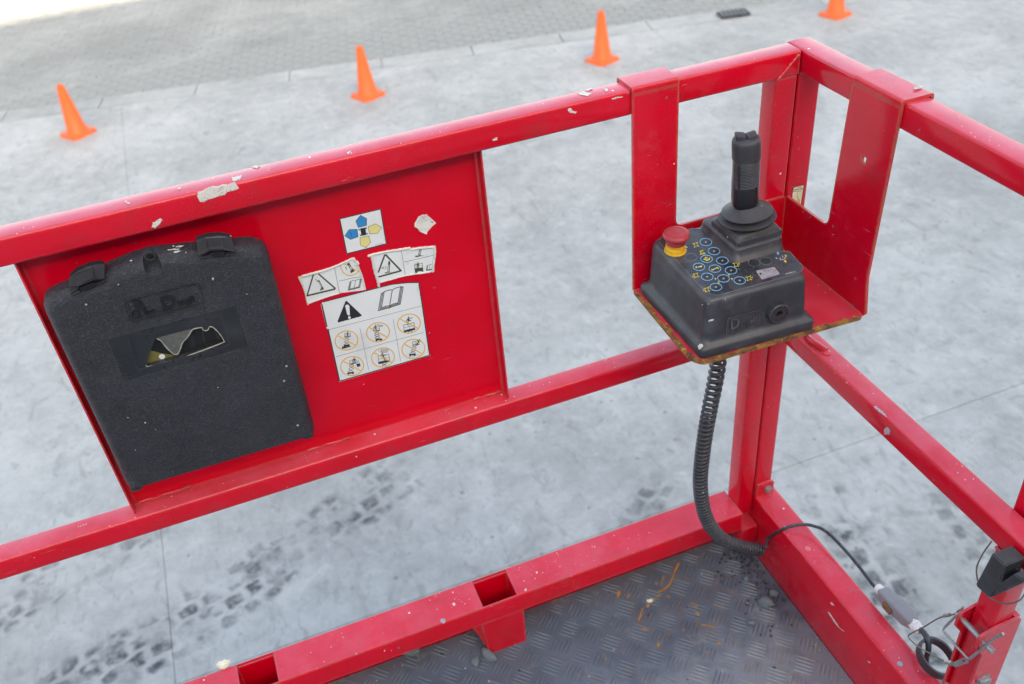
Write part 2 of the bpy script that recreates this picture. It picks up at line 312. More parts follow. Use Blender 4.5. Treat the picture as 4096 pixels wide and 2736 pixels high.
def fillet(pts, r, n=5, closed=True):
    out = []; N = len(pts)
    for i, p in enumerate(pts):
        rr = r[i] if isinstance(r, (list, tuple)) else r
        if rr <= 0 or (not closed and i in (0, N - 1)): out.append(tuple(p)); continue
        p = Vector(p); a = Vector(pts[i - 1]) - p; b = Vector(pts[(i + 1) % N]) - p
        ang = a.angle(b); d = min(rr / math.tan(ang / 2), a.length * .49, b.length * .49); rr2 = d * math.tan(ang / 2)
        A = p + a.normalized() * d; Bv = p + b.normalized() * d
        for k in range(n + 1):
            t = k / n; q = (A * (1 - t) + p * t) * (1 - t) + (p * (1 - t) + Bv * t) * t; out.append(tuple(q))
    return out
def plate(bm, outline, frame, th, holes=(), bev=0.0):
    """extrude a 2-D outline (with holes) by th along frame normal. frame(u, v, w) -> 3-D point"""
    loops = [list(outline)] + [list(h) for h in holes]
    flat = [p for l in loops for p in l]
    tris = tessellate_polygon([[Vector((p[0], p[1], 0)) for p in l] for l in loops])
    f = [bm.verts.new(frame(u, v, 0)) for u, v in flat]; g = [bm.verts.new(frame(u, v, th)) for u, v in flat]
    for a, b, c in tris:
        try: bm.faces.new((f[a], f[b], f[c])); bm.faces.new((g[c], g[b], g[a]))
        except ValueError: pass
    i = 0
    for l in loops:
        n = len(l)
        for k in range(n):
            a, b = i + k, i + (k + 1) % n; bm.faces.new((f[a], g[a], g[b], f[b]))
        i += n
    bmesh.ops.dissolve_limit(bm, angle_limit=.001, verts=bm.verts, edges=bm.edges)
def sweep(bm, pts, rad, sides=8, cap=True, up=None):
    pts = [Vector(p) for p in pts]; rings = []; N = len(pts); prev = None
    for i, p in enumerate(pts):
        t = (pts[min(i + 1, N - 1)] - pts[max(i - 1, 0)]).normalized()
        if prev is None:
            a = Vector((0, 0, 1)) if abs(t.z) < .9 else Vector((1, 0, 0)); u = t.cross(a).normalized()
        else:
            u = (prev - t * prev.dot(t)).normalized()
        prev = u; v = t.cross(u); r = rad[i] if isinstance(rad, (list, tuple)) else rad
        rings.append([p + (u * math.cos(2 * math.pi * k / sides) + v * math.sin(2 * math.pi * k / sides)) * r for k in range(sides)])
    loft(bm, rings, cap)
def spline(pts, n=8):
    pts = [Vector(p) for p in pts]; P = [pts[0] * 2 - pts[1]] + pts + [pts[-1] * 2 - pts[-2]]; out = []
    for i in range(1, len(P) - 2):
        a, b, c, d = P[i - 1:i + 3]
        for k in range(n):
            t = k / n; out.append(.5 * ((2 * b) + (c - a) * t + (2 * a - 5 * b + 4 * c - d) * t * t + (3 * b - a - 3 * c + d) * t ** 3))
    out.append(pts[-1]); return out
def lathe(bm, prof, org, axis=(0, 0, 1), n=28, cap=True):
    """prof: list of (radius, height) along axis from org"""
    ax = Vector(axis).normalized(); a = Vector((1, 0, 0)) if abs(ax.x) < .9 else Vector((0, 1, 0)); u = ax.cross(a).normalized(); v = ax.cross(u); org = Vector(org)
    loft(bm, [[org + ax * h + (u * math.cos(2 * math.pi * k / n) + v * math.sin(2 * math.pi * k / n)) * max(r, 1e-5) for k in range(n)] for r, h in prof], cap)
def evalmesh(o):
    dg = bpy.context.evaluated_depsgraph_get(); return bpy.data.meshes.new_from_object(o.evaluated_get(dg))
def cut(o, cutters):
    for c in cutters:
        md = o.modifiers.new('cut', 'BOOLEAN'); md.operation = 'DIFFERENCE'; md.solver = 'EXACT'; md.object = c
    bpy.context.view_layer.update(); me = evalmesh(o); o.modifiers.clear(); o.data = me
    for c in cutters: bpy.data.objects.remove(c)
    me.polygons.foreach_set('use_smooth', [True] * len(me.polygons)); me.set_sharp_from_angle(angle=math.radians(32))
_txt = {}
def text_polys(s, size=1.0, bold=0.0, sx=1.0):
    cu = bpy.data.curves.new('t', 'FONT'); cu.body = s; cu.size = size; cu.offset = bold; cu.resolution_u = 4
    o = bpy.data.objects.new('t', cu); COL.objects.link(o); bpy.context.view_layer.update(); me = evalmesh(o)
    vs = [(v.co.x * sx, v.co.y) for v in me.vertices]; fs = [[vs[i] for i in p.vertices] for p in me.polygons]
    bpy.data.objects.remove(o); bpy.data.curves.remove(cu); bpy.data.meshes.remove(me); return fs

class Flat:
    """flat print drawn in the pixels of a zoomed crop and laid on a plane of the scene; f(x, y, layer) -> 3-D point"""
    def __init__(s, f, mats): s.f, s.mats, s.V, s.F, s.M = f, mats, [], [], []
    def poly(s, pts, m, k=1):
        if len(pts) > 4 or len(pts) == 4:
            tris = tessellate_polygon([[Vector((x, y, 0)) for x, y in pts]]); b = len(s.V); s.V += [s.f(x, y, k) for x, y in pts]
            for t in tris: s.F.append([b + i for i in t]); s.M.append(m)
        else:
            b = len(s.V); s.V += [s.f(x, y, k) for x, y in pts]; s.F.append([b, b + 1, b + 2]); s.M.append(m)
    def line(s, pts, w, m, k=2, closed=False):
        pts = [Vector(p) for p in pts]; n = len(pts); L = []; R = []
        for i, p in enumerate(pts):
            a = pts[i - 1] if (i or closed) else None; c = pts[(i + 1) % n] if (i < n - 1 or closed) else None
            d1 = (p - a).normalized() if a is not None else None; d2 = (c - p).normalized() if c is not None else None
            d1 = d1 or d2; d2 = d2 or d1; t = (d1 + d2); t = t.normalized() if t.length > 1e-4 else d1
            nrm = Vector((-t.y, t.x)); sc_ = 1 / max(.4, abs(nrm.dot(Vector((-d1.y, d1.x)))))
            L.append(p + nrm * w / 2 * sc_); R.append(p - nrm * w / 2 * sc_)
        for i in range(n if closed else n - 1):
            j = (i + 1) % n; s.quad(L[i], L[j], R[j], R[i], m, k)
    def quad(s, a, b, c, d, m, k):
        n = len(s.V); s.V += [s.f(p[0], p[1], k) for p in (a, b, c, d)]; s.F.append([n, n + 1, n + 2, n + 3]); s.M.append(m)
    def ell(s, c, a, b, rot, n=32): 
        cr, sr = math.cos(rot), math.sin(rot)
        return [(c[0] + a * math.cos(t) * cr - b * math.sin(t) * sr, c[1] + a * math.cos(t) * sr + b * math.sin(t) * cr) for t in (2 * math.pi * i / n for i in range(n))]
    def text(s, txt, org, ux, uy, m, k=2, bold=0.0):
        ux = Vector(ux); uy = Vector(uy); org = Vector(org)
        for f in text_polys(txt, 1.0, bold): s.poly([tuple(org + ux * x + uy * y) for x, y in f], m, k)
    def build(s, name, parent, label=None):
        me = bpy.data.meshes.new(name); me.from_pydata([tuple(v) for v in s.V], [], s.F); me.polygons.foreach_set('material_index', s.M)
        return obj(name, me, s.mats, parent, 0, label)
def patch(name, pts, f, th, m, parent, jag=0.0, r=None):
    """a small raised flake: outline in crop pixels laid on a plane, jagged and slightly domed"""
    q = []
    rr = random.Random(len(pts) * 7 + int(pts[0][0]))
    for i, p in enumerate(pts):
        a = Vector(p); b = Vector(pts[(i + 1) % len(pts)])
        for k in range(4):
            c = a.lerp(b, k / 4); q.append((c.x + rr.uniform(-jag, jag), c.y + rr.uniform(-jag, jag)))
    bm = B(); n = len(q); a = [bm.verts.new(f(x, y, 0)) for x, y in q]; cx = sum(x for x, _ in q) / n; cy = sum(y for _, y in q) / n
    b = [bm.verts.new(f(x + (cx - x) * .12, y + (cy - y) * .12, th)) for x, y in q]
    for i in range(n): bm.faces.new((a[i], a[(i + 1) % n], b[(i + 1) % n], b[i]))
    for t in tessellate_polygon([[v.co for v in b]]): bm.faces.new([b[i] for i in t])
    return finish(bm, name, m, parent, 0)

# ------------------------------------------------------------------ the yard
GZ = -2.0
gd = B(); bmesh.ops.create_grid(gd, x_segments=1, y_segments=1, size=150); bmesh.ops.translate(gd, vec=(0, 0, GZ - .03), verts=gd.verts)
ground = tag(finish(gd, 'ground', JOINT, None, 0), kind='structure')
gA = on(*z6(0, 560), 2, GZ); gB = on(*z7(1080, 75), 2, GZ); gdir = (gB - gA); gdir.z = 0; gdir.normalize(); gn = Vector((-gdir.y, gdir.x, 0))
def gline(x): return gA.y + (x - gA.x) * gdir.y / gdir.x
xs = [-25.0, -17.11, -9.41, -1.71, 6.0, 13.7, 21.4, 29.0]; ys = [-13.6, -5.9, 1.73]
for i in range(len(xs) - 1):
    for j in range(3):
        a, b = xs[i] + .0014, xs[i + 1] - .0014; bm = B(); c = ys[j] + .0022
        q = [(a, c), (b, c), (b, (ys[j + 1] - .0022) if j < 2 else gline(b) - .01), (a, (ys[j + 1] - .0022) if j < 2 else gline(a) - .01)]
        plate(bm, q, lambda u, v, w: Vector((u, v, GZ - .03 + w)), .03); finish(bm, 'concrete_slab', CONC, ground, 0)
# gutter blocks, then the block paving
gut = tag(bpy.data.objects.new('gutter', None), kind='structure'); COL.objects.link(gut)
prof = [(0.003, 0), (.003, .030), (.10, .026), (.17, .022), (.24, .026), (.297, .0305), (.297, 0)]
for k in range(-14, 22):
    s0 = k * 1.0; bm = B()
    ring = lambda s: [gA + gdir * s + gn * u + Vector((0, 0, -.03 + w)) for u, w in prof]
    loft(bm, [ring(s0 + .006), ring(s0 + .994)]); finish(bm, 'gutter_block', GUTT, gut, 25)
pav = tag(bpy.data.objects.new('block_paving', None), kind='structure'); COL.objects.link(pav)
pm = None; rest = B(); cells = []
for r in range(0, 64):
    for c in range(-20, 56):
        ctr = gA + gdir * ((c + (.5 if r % 2 else 0)) * .2025 + .1) + gn * (.30 + .052 + r * .1025)
        cells.append((ctr, (ctr - CAM).length))
def inview(p):
    d = p - CAM; z = r2.dot(d); u = r0.dot(d) / z * FPX + 2048; v = r1.dot(d) / z * FPX + 1368; return 0 < u < 4096 and 0 < v < 900
vis = sorted([(d, i) for i, (p, d) in enumerate(cells) if inview(p)]); pick = {i for d, i in vis[:300]}
def paver_bm(bm, M_):
    w, h, e = .1000, .0484, .004
    a = [bm.verts.new(M_ @ Vector((sx * w, sy * h, -.03))) for sx, sy in ((-1, -1), (1, -1), (1, 1), (-1, 1))]
    b = [bm.verts.new(M_ @ Vector((sx * w, sy * h, -.007))) for sx, sy in ((-1, -1), (1, -1), (1, 1), (-1, 1))]
    c = [bm.verts.new(M_ @ Vector((sx * (w - e), sy * (h - e), 0))) for sx, sy in ((-1, -1), (1, -1), (1, 1), (-1, 1))]
    for i in range(4):
        j = (i + 1) % 4; bm.faces.new((a[i], a[j], b[j], b[i])); bm.faces.new((b[i], b[j], c[j], c[i]))
    bm.faces.new(c)
rotm = Matrix.Rotation(math.atan2(gdir.y, gdir.x), 4, 'Z')
t_ = B(); paver_bm(t_, Matrix.Identity(4)); pme = bpy.data.meshes.new('paver'); t_.to_mesh(pme); t_.free(); pme.materials.append(PAVE)
for i, (ctr, d) in enumerate(cells):
    dz = rnd.uniform(-.003, .003)
    if i in pick:
        o = bpy.data.objects.new('paver', pme); COL.objects.link(o); o.parent = pav; o.matrix_local = Matrix.Translation((ctr.x, ctr.y, GZ + dz)) @ rotm @ Matrix.Rotation(rnd.uniform(-.008, .008), 4, 'Y')
    else: paver_bm(rest, Matrix.Translation((ctr.x, ctr.y, GZ + dz)) @ rotm)
tag(finish(rest, 'paver_field', PAVE, pav, 0), kind='stuff')
bm = B(); far = gA + gn * (.30 + 64 * .1025 + .01)
q = [far - gdir * 60, far + gdir * 80, far + gdir * 80 + gn * 60, far - gdir * 60 + gn * 60]
plate(bm, [(p.x, p.y) for p in q], lambda u, v, w: Vector((u, v, GZ - .02 + w)), .02); tag(finish(bm, 'road', ROAD, None, 0), kind='structure')
# unseen building added behind the camera to keep the yard in shade
wy = -15.0; shadow_y = 13.1; wh = (shadow_y - wy) * math.tan(SUN_EL)
wt = thing('shade_building', 'unseen long grey building added to shade the whole yard', 'building', (2, wy, GZ))
bm = B(); box(bm, (-45, wy - 25, GZ - .03), (50, wy, GZ + wh - .3)); finish(bm, 'wall', WALLM, wt, 0)
bm = B(); box(bm, (-45.4, wy - 25.4, GZ + wh - .3), (50.4, wy, GZ + wh)); finish(bm, 'roof', ROOFM, wt, 0)
for k in range(4):
    bm = B(); box(bm, (-22 + k * 13, wy, GZ), (-17 + k * 13, wy + .06, GZ + 5)); d = finish(bm, 'added_door', DOORM, wt, 0)

# traffic cones
def make_cone(label, px, yaw, tilt=0.0):
    p = on(*zD(*px), 2, GZ); t = thing('traffic_cone', label, 'traffic cone', p, 'traffic cones set out along the gutter'); WM[t.name] = Matrix.Translation(p)
    bm = B(); n = 28
    prof = [(.112, .028), (.104, .036), (.094, .046), (.0345, .490), (.031, .502), (.022, .508), (.016, .508), (.016, .45)]
    loft(bm, [[Vector((r * math.cos(2 * math.pi * k / n), r * math.sin(2 * math.pi * k / n), h)) for k in range(n)] for r, h in prof], cap=False)
    M_ = Matrix.Translation(p) @ Matrix.Rotation(yaw, 4, 'Z'); bmesh.ops.transform(bm, matrix=M_, verts=bm.verts); finish(bm, 'cone_body', CONE, t, 50)
    bm = B(); q = [(x - .14, y - .14) for x, y in rrect(.28, .28, .05, 5)]; q2 = [(x * .93, y * .93) for x, y in q]
    loft(bm, [[Vector((x, y, 0)) for x, y in q], [Vector((x, y, .018)) for x, y in q], [Vector((x, y, .029)) for x, y in q2]]); bmesh.ops.transform(bm, matrix=M_, verts=bm.verts)
    finish(bm, 'base', CONE, t, 50); return t
make_cone('orange traffic cone on the concrete above the black case, leftmost of the row', (180, 306), .62)
make_cone('orange traffic cone standing above the sticker panel, second from the left', (844, 219), .45)
make_cone('orange traffic cone left of the control bracket strap, third from the left', (1380, 138), .35)
make_cone('orange traffic cone cut off by the top edge of the picture', (1914, 34), .3)
# drain grate in the gutter
ga = on(*z7(1015, 68), 2, GZ); dg = thing('drain_grate', 'dark slotted iron drain grate set in the pale gutter', 'drain grate', ga)
def gpt(u, v, w): return ga + gdir * u + gn * v + Vector((0, 0, w))
bm = B(); plate(bm, [(-.165, -.1), (.165, -.1), (.165, .1), (-.165, .1)], lambda u, v, w: gpt(u, v, .012 + w), .012, [[(-.148, -.083), (-.148, .083), (.148, .083), (.148, -.083)]]); finish(bm, 'frame', GRATE, dg, 0)
bm = B(); plate(bm, [(-.15, -.085), (.15, -.085), (.15, .085), (-.15, .085)], lambda u, v, w: gpt(u, v, .005 + w), .003); finish(bm, 'pit', BLACK, dg, 0)
for k in range(6):
    u = -.125 + k * .05; bm = B(); plate(bm, [(u - .011, -.082), (u + .011, -.082), (u + .011, .082), (u - .011, .082)], lambda a, b, w: gpt(a, b, .010 + w), .013); finish(bm, 'slat', SLATM, dg, 0)

# ------------------------------------------------------------------ platform deck
DZ = -.035
deck = thing('platform_deck', 'worn grey checker plate platform floor between the red toe boards', 'platform', (-.9, -.75, DZ - .06))
bm = B(); hole = onp(*zT(755, 543), (0, 0, DZ), Vector((0, 0, 1)))
hl = [(hole.x + .0045 * math.cos(a), hole.y + .0045 * math.sin(a)) for a in (2 * math.pi * k / 12 for k in range(12))]
plate(bm, [(-2.1, -1.75), (.0015, -1.75), (.0015, .045), (-2.1, .045)], lambda u, v, w: Vector((u, v, DZ + w)), -.004, [hl]); finish(bm, 'floor_plate', DECK, deck, 0)
bm = B(); box(bm, (-2.1, -1.75, DZ - .06), (.05, .075, DZ - .006)); finish(bm, 'under_frame', RED_PANEL, deck, 0)
bm = B(); box(bm, (-2.1, .0465, DZ - .005), (.0015, .074, .028), .003); finish(bm, 'edge_angle', RED_TOE, deck)
bars = B(); s2 = math.sqrt(.5)
def bar(cx, cy, d, L, w, h):
    d = Vector(d); n = Vector((-d.y, d.x)); rings = []
    prof = ((-.5, .12, .1), (-.32, .75, .75), (0, 1, 1), (.32, .75, .75), (.5, .12, .1)); top = []; bl = []; br = []
    for s, k, hh in prof:
        p = Vector((cx, cy)) + d * (L * s); bl.append(bars.verts.new((*(p + n * w * k / 2), DZ - .0003))); br.append(bars.verts.new((*(p - n * w * k / 2), DZ - .0003))); top.append(bars.verts.new((*p, DZ + h * hh)))
    for i in range(4): bars.faces.new((bl[i], bl[i + 1], top[i + 1], top[i])); bars.faces.new((top[i], top[i + 1], br[i + 1], br[i]))
for row in range(-12, 3):
    for k in range(-24, 1):
        for kind in (0, 1):
            cx = (-.2231 if kind == 0 else -.192) + .0652 * (k + 3); cy = (-.0675 if kind == 0 else -.0365) + .0665 * row
            if cx > -.012 or cy > .035: continue
            d = (s2, s2) if kind == 0 else (s2, -s2)
            for j in range(5):
                o = (j - 2) * .0082; x, y = cx - d[1] * o, cy + d[0] * o
                if x < -.014 and y < .035: bar(x, y, d, .038, .0050, .0022)
tag(finish(bars, 'tread_bars', DECKBAR, deck, 60), kind='stuff')
# orange rust streaks lying on the plate
fz = lambda x, y, k: on(*zT(x, y), 2, DZ + .0002 + .0018 * k)
def streak(pts, w, jag=5):
    rr = random.Random(int(pts[0][0])); L = []; R = []; ps = spline([Vector((*p, 0)) for p in pts], 7)
    for i, p in enumerate(ps):
        t = (ps[min(i + 1, len(ps) - 1)] - ps[max(i - 1, 0)]).normalized(); n = Vector((-t.y, t.x, 0)); ww = w * rr.uniform(.45, 1.1) / 2
        L.append(p + n * ww); R.append(p - n * ww)
    bm = B(); a = [bm.verts.new(fz(p.x, p.y, .75)) for p in L]; b = [bm.verts.new(fz(p.x, p.y, .75)) for p in R]
    for i in range(len(ps) - 1): bm.faces.new((a[i], a[i + 1], b[i + 1], b[i]))
    finish(bm, 'rust_streak', RUST, deck, 0)
for pts, w in (([(1085, 0), (1040, 100), (985, 230), (900, 300)], 26), ([(935, 290), (870, 300)], 26), ([(890, 335), (850, 362)], 22), ([(840, 385), (800, 395)], 18), ([(775, 440), (745, 465)], 42), ([(705, 480), (680, 560), (660, 610)], 20),
               ([(930, 145), (895, 225)], 20), ([(462, 295), (445, 360)], 44), ([(850, 205), (845, 235)], 26), ([(955, 365), (972, 345), (995, 375)], 16), ([(1255, 520), (1300, 548)], 30), ([(700, 685), (765, 705)], 20), ([(1320, 650), (1400, 660), (1470, 685)], 18),
               ([(875, 840), (865, 880)], 30), ([(1480, 835), (1525, 850)], 24), ([(1130, 690), (1135, 712)], 20), ([(1240, 460), (1280, 458)], 20), ([(1370, 930), (1360, 950)], 28), ([(545, 370), (570, 325)], 22)): streak(pts, w)
# loose bits on the deck
def pebble(name, px, r, m, label, cat, squash=.6, z=DZ):
    p = on(px[0], px[1], 2, z + r * squash * .6); bm = B(); bmesh.ops.create_icosphere(bm, subdivisions=3, radius=1); rr = random.Random(int(px[0]))
    ph = [rr.uniform(0, 6) for _ in range(6)]
    for v in bm.verts:
        k = 1 + .14 * math.sin(3 * v.co.x + ph[0]) + .12 * math.sin(4 * v.co.y + ph[1]) + .1 * math.sin(5 * v.co.z + ph[2]); v.co = Vector((v.co.x * r * 1.25 * k, v.co.y * r * .85 * k, v.co.z * r * squash * k))
    lowest = min(v.co.z for v in bm.verts)
    bmesh.ops.rotate(bm, cent=(0, 0, 0), matrix=Matrix.Rotation(ph[3], 3, 'Z'), verts=bm.verts); bmesh.ops.translate(bm, vec=(p.x, p.y, z - lowest - .0004), verts=bm.verts)
    o = finish(bm, name, m, None, 60); tag(o, label, cat, 'loose grit lying on the deck'); return o
pebble('pebble', zT(2000, 415), .0145, STONE, 'largest blue grey pebble lying on the deck by the red side board', 'pebble', .55)
pebble('pebble', zT(1845, 638), .0062, STONE, 'small rounded pebble in the middle of the open checker plate', 'pebble', .9)
pebble('pebble', zT(1785, 175), .0065, STONE, 'small pebble in the grit near the corner of the deck', 'pebble', .7)
pebble('pebble', zT(2075, 325), .0085, STONE, 'dark pebble just behind the largest blue grey one', 'pebble', .6)
pebble('paint_crumb', zT(780, 400), .0048, CRUMB, 'white paint crumb beside the small drilled hole in the deck', 'crumb', .8)
pebble('stone_chip', zU(1625, 1235), .0140, STONE, 'dark angular stone chip against the foot of the post socket', 'stone', .65)
pebble('stone_chip', zU(1470, 1320), .0105, STONE, 'flat stone chip on the deck a hand left of the post socket', 'stone', .5)
pebble('stone_chip', zU(705, 1190), .0150, STONE, 'stone chip wedged under the toe board left of the socket', 'stone', .5)

bm = B(); gr_ = random.Random(11)
for k in range(280):
    u = abs(gr_.gauss(0, .045)); x = -.006 - u * .9; y = .02 - abs(gr_.gauss(0, .10)) - u * .3; r = gr_.choice((.0007, .0009, .0012, .0018, .0026))
    if x < -.30 or y < -.30: continue
    m_ = Matrix.Translation((x, y, DZ + r * .5)) @ Matrix.Rotation(gr_.uniform(0, 6), 4, (gr_.random(), gr_.random(), .3)) @ Matrix.Diagonal((r * gr_.uniform(.8, 1.5), r, r * gr_.uniform(.6, 1), 1)); bmesh.ops.create_icosphere(bm, subdivisions=1, radius=1, matrix=m_)
tag(finish(bm, 'grit', simple('dark_grit', (.035, .037, .042), .9, 0, .4, 300), None, 0), 'dark loose grit swept into the corner of the deck', 'grit', None, 'stuff')

# ------------------------------------------------------------------ guardrail with the sheet panel
TR = .0394; H = 1.1
g1 = thing('guardrail', 'red square tube guardrail carrying the sticker panel and the black case', 'guardrail', (-.9, .02, 0))
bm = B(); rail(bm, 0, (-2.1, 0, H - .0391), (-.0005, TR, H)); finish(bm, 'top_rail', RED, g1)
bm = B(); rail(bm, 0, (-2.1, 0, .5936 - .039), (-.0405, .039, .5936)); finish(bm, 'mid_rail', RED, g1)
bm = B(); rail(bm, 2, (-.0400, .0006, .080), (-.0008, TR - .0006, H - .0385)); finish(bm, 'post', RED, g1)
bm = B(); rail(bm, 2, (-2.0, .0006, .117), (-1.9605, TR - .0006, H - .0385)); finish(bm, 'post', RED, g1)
bm = B(); ps = spline([(-.004, -.0008, 1.094), (-.016, -.0012, 1.083), (-.028, -.0012, 1.071), (-.039, -.0008, 1.0615)], 6)
sweep(bm, ps, [.0015 + .0012 * (i % 3 == 1) for i in range(len(ps))], 7); finish(bm, 'weld_bead', RED, g1, 60)
def bead(pts, parent, r=.0022):
    ps = spline(pts, 10); rr = random.Random(len(pts)); bm = B(); sweep(bm, ps, [r * (.75 + .5 * abs(math.sin(i * 1.15)) + rr.uniform(-.1, .1)) for i in range(len(ps))], 7); finish(bm, 'weld_bead', RED, parent, 60)
bead([(-.0402, -.0003, .597), (-.0402, -.0006, .575), (-.0402, -.0003, .553)], g1); bead([(-.0402, .001, .5945), (-.0402, .018, .5950), (-.0402, .037, .5945)], g1); bead([(-.0402, .003, 1.0602), (-.0402, .020, 1.0602), (-.0402, .037, 1.0602)], g1)
# toe board: folded channel with open sockets
TY0, TY1, TZ, TB = -.0255, .0500, .1172, .0690
sock = [(-.624, -.552), (-1.100, -1.030)]
bm = B(); segs = [-2.1, -1.100, -1.030, -.624, -.552, -.0408]
def toe_ring(x, r=.004):
    return [Vector((x, TY0 + a, TB + b)) for a, b in rrect(TY1 - TY0, TZ - TB, r, 3)]
hl2 = [[(a, TY0 + .0035), (b, TY0 + .0035), (b, TY1 - .004), (a, TY1 - .004)] for a, b in sock]
plate(bm, [(-2.1, TY0 + .003), (-.0408, TY0 + .003), (-.0408, TY1 - .003), (-2.1, TY1 - .003)], lambda u, v, w: Vector((u, v, TZ + w)), -.0035, hl2)
for sgn in (0, 1):
    y0, y1 = (TY0, TY0 + .0034) if sgn == 0 else (TY1 - .0034, TY1)
    yo, yi = (TY0, TY0 + .0034) if sgn == 0 else (TY1, TY1 - .0034)
    prof = [(yi, TB), (yo, TB), (yo, TZ - .0045), (yo + (yi - yo) * .12, TZ - .0028), (yo + (yi - yo) * .45, TZ - .0008), (yi, TZ - .0001), (yi, TZ - .0036)]
    loft(bm, [[Vector((x, y, z)) for y, z in prof] for x in (-2.1, -.0408)])
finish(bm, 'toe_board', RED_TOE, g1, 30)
for a, b in sock:
    bm = B()
    o = [(a - .004, TY0 + .0022), (b + .004, TY0 + .0022), (b + .004, TY1 - .005), (a - .004, TY1 - .005)]; inn = [(a, TY0 + .0052), (b, TY0 + .0052), (b, TY1 - .008), (a, TY1 - .008)]
    plate(bm, o, lambda u, v, w: Vector((u, v, TZ - .0042 + w)), -(TZ - .0042 - DZ + .012), [inn]); finish(bm, 'socket_wall', RED_PANEL, g1, 0)
    bm = B(); c = [( -.6345 + (b + .552), TB), (-.543 + (b + .552), TB), (-.5455 + (b + .552), DZ - .003), (-.6270 + (b + .552), DZ - .003)]
    plate(bm, c, lambda u, v, w: Vector((u, TY0 + .0004 + w, v)), .0016)
    finish(bm, 'post_socket', RED_TOE, g1)
    bm = B(); c = [(-.6345 + (b + .552), TB), (-.6275 + (b + .552), DZ), (-.640 + (b + .552), TB - .045), (-.655 + (b + .552), TB)]
    plate(bm, c, lambda u, v, w: Vector((u, TY0 + .010 + w, v)), .004); finish(bm, 'gusset', RED_TOE, g1, 0)
bm = B(); box(bm, (-.0375, -.024, .010), (.0012, .060, .060), .002); finish(bm, 'corner_block', RED_TOE, g1)
# sheet panel with folded edges
PX0, PX1, PY = -1.1395, -.5135, .0340
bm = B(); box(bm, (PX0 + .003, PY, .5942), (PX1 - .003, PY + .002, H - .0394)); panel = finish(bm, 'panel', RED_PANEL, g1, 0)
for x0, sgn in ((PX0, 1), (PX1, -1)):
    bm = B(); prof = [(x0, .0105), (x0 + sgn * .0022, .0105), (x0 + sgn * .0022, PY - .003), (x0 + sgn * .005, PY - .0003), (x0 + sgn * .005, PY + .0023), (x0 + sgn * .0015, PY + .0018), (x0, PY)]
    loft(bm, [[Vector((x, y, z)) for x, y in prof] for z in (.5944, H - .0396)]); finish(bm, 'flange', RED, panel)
for a, b in ((-1.13, -1.05), (-.86, -.79), (-.57, -.52)):
    ps = [Vector((a + (b - a) * k / 12, PY - .001 - .0008 * math.sin(k * 2.1), .5952 + .0008 * math.sin(k * 1.3))) for k in range(13)]
    bm = B(); sweep(bm, ps, [.0018 + .0007 * (k % 2) for k in range(13)], 6); finish(bm, 'weld_bead', RED, panel, 60)
# white paint daubs on the rails
fTop = lambda s_: (lambda x, y, k: on(*s_(x, y), 1, -.0003 - k)); fTopZ = lambda s_, z: (lambda x, y, k: on(*s_(x, y), 2, z + .0003 + k))
for pts, f, j in (([(905, 880), (1000, 850), (1080, 838), (1092, 865), (1030, 890), (985, 905), (920, 930), (908, 905)], fTop(z6), 5), ([(700, 1020), (740, 1003), (748, 1010), (715, 1045), (695, 1045)], fTop(z6), 3),
                  ([(2258, 640), (2282, 628), (2280, 642), (2262, 648)], fTop(z6), 2)): patch('paint_daub', pts, f, .0006, WPAINT, g1, j)
for pts in ([(1155, 765), (1172, 755), (1192, 764), (1178, 772)], [(1062, 812), (1110, 804), (1100, 826), (1070, 832)], [(815, 860), (832, 858), (830, 868), (818, 869)], [(580, 930), (597, 927), (594, 937)], [(1590, 700), (1612, 688), (1600, 710)]):
    patch('paint_daub', pts, fTopZ(z6, H), .0005, WPAINT, g1, 2)
for pts in ([(300, 425), (330, 420), (368, 430), (350, 440), (312, 436)], [(335, 412), (360, 402), (372, 408), (345, 417)], [(420, 405), (440, 408), (436, 420), (424, 418)]): patch('paint_daub', pts, fTopZ(z7, H), .0005, WPAINT, g1, 2)
for pts in ([(255, 500), (272, 497), (280, 510), (302, 512), (290, 520), (262, 516)], [(455, 452), (480, 444), (512, 444), (490, 450), (462, 456)]): patch('paint_daub', pts, fTop(z7), .0004, WPAINT, g1, 2)
patch('paint_daub', [(1195, 630), (1208, 616), (1228, 622), (1230, 645), (1212, 655)], lambda x, y, k: on(*zU(x, y), 2, TZ + .0003 + k), .0005, WPAINT, g1, 2)
patch('paint_daub', [(1055, 815), (1085, 800), (1115, 810), (1118, 840), (1095, 862), (1062, 845)], lambda x, y, k: on(*zU(x, y), 2, TZ + .0003 + k), .0003, simple('primer_grey', (.32, .32, .34), .6), g1, 2)
patch('paint_daub', [(2040, 465), (2055, 450), (2070, 460), (2060, 480), (2045, 480)], lambda x, y, k: on(*zU(x, y), 2, TZ + .0003 + k), .0005, WPAINT, g1, 2)
fp = on(*z5(955, 1022), 2, TZ + .004); bm = B(); bmesh.ops.create_icosphere(bm, subdivisions=3, radius=1); rr = random.Random(5)
for v in bm.verts: v.co = Vector((v.co.x * .0120, v.co.y * .0085, v.co.z * .0055)) * (1 + .22 * math.sin(7 * v.co.x + 2) * math.sin(6 * v.co.y) + rr.uniform(-.16, .16))
bmesh.ops.translate(bm, vec=(fp.x, fp.y, TZ + .0045), verts=bm.verts)
tag(finish(bm, 'paint_flake', CRUMB, None, 0), 'pale yellow crumbled flake stuck on the outer edge of the toe board', 'flake')

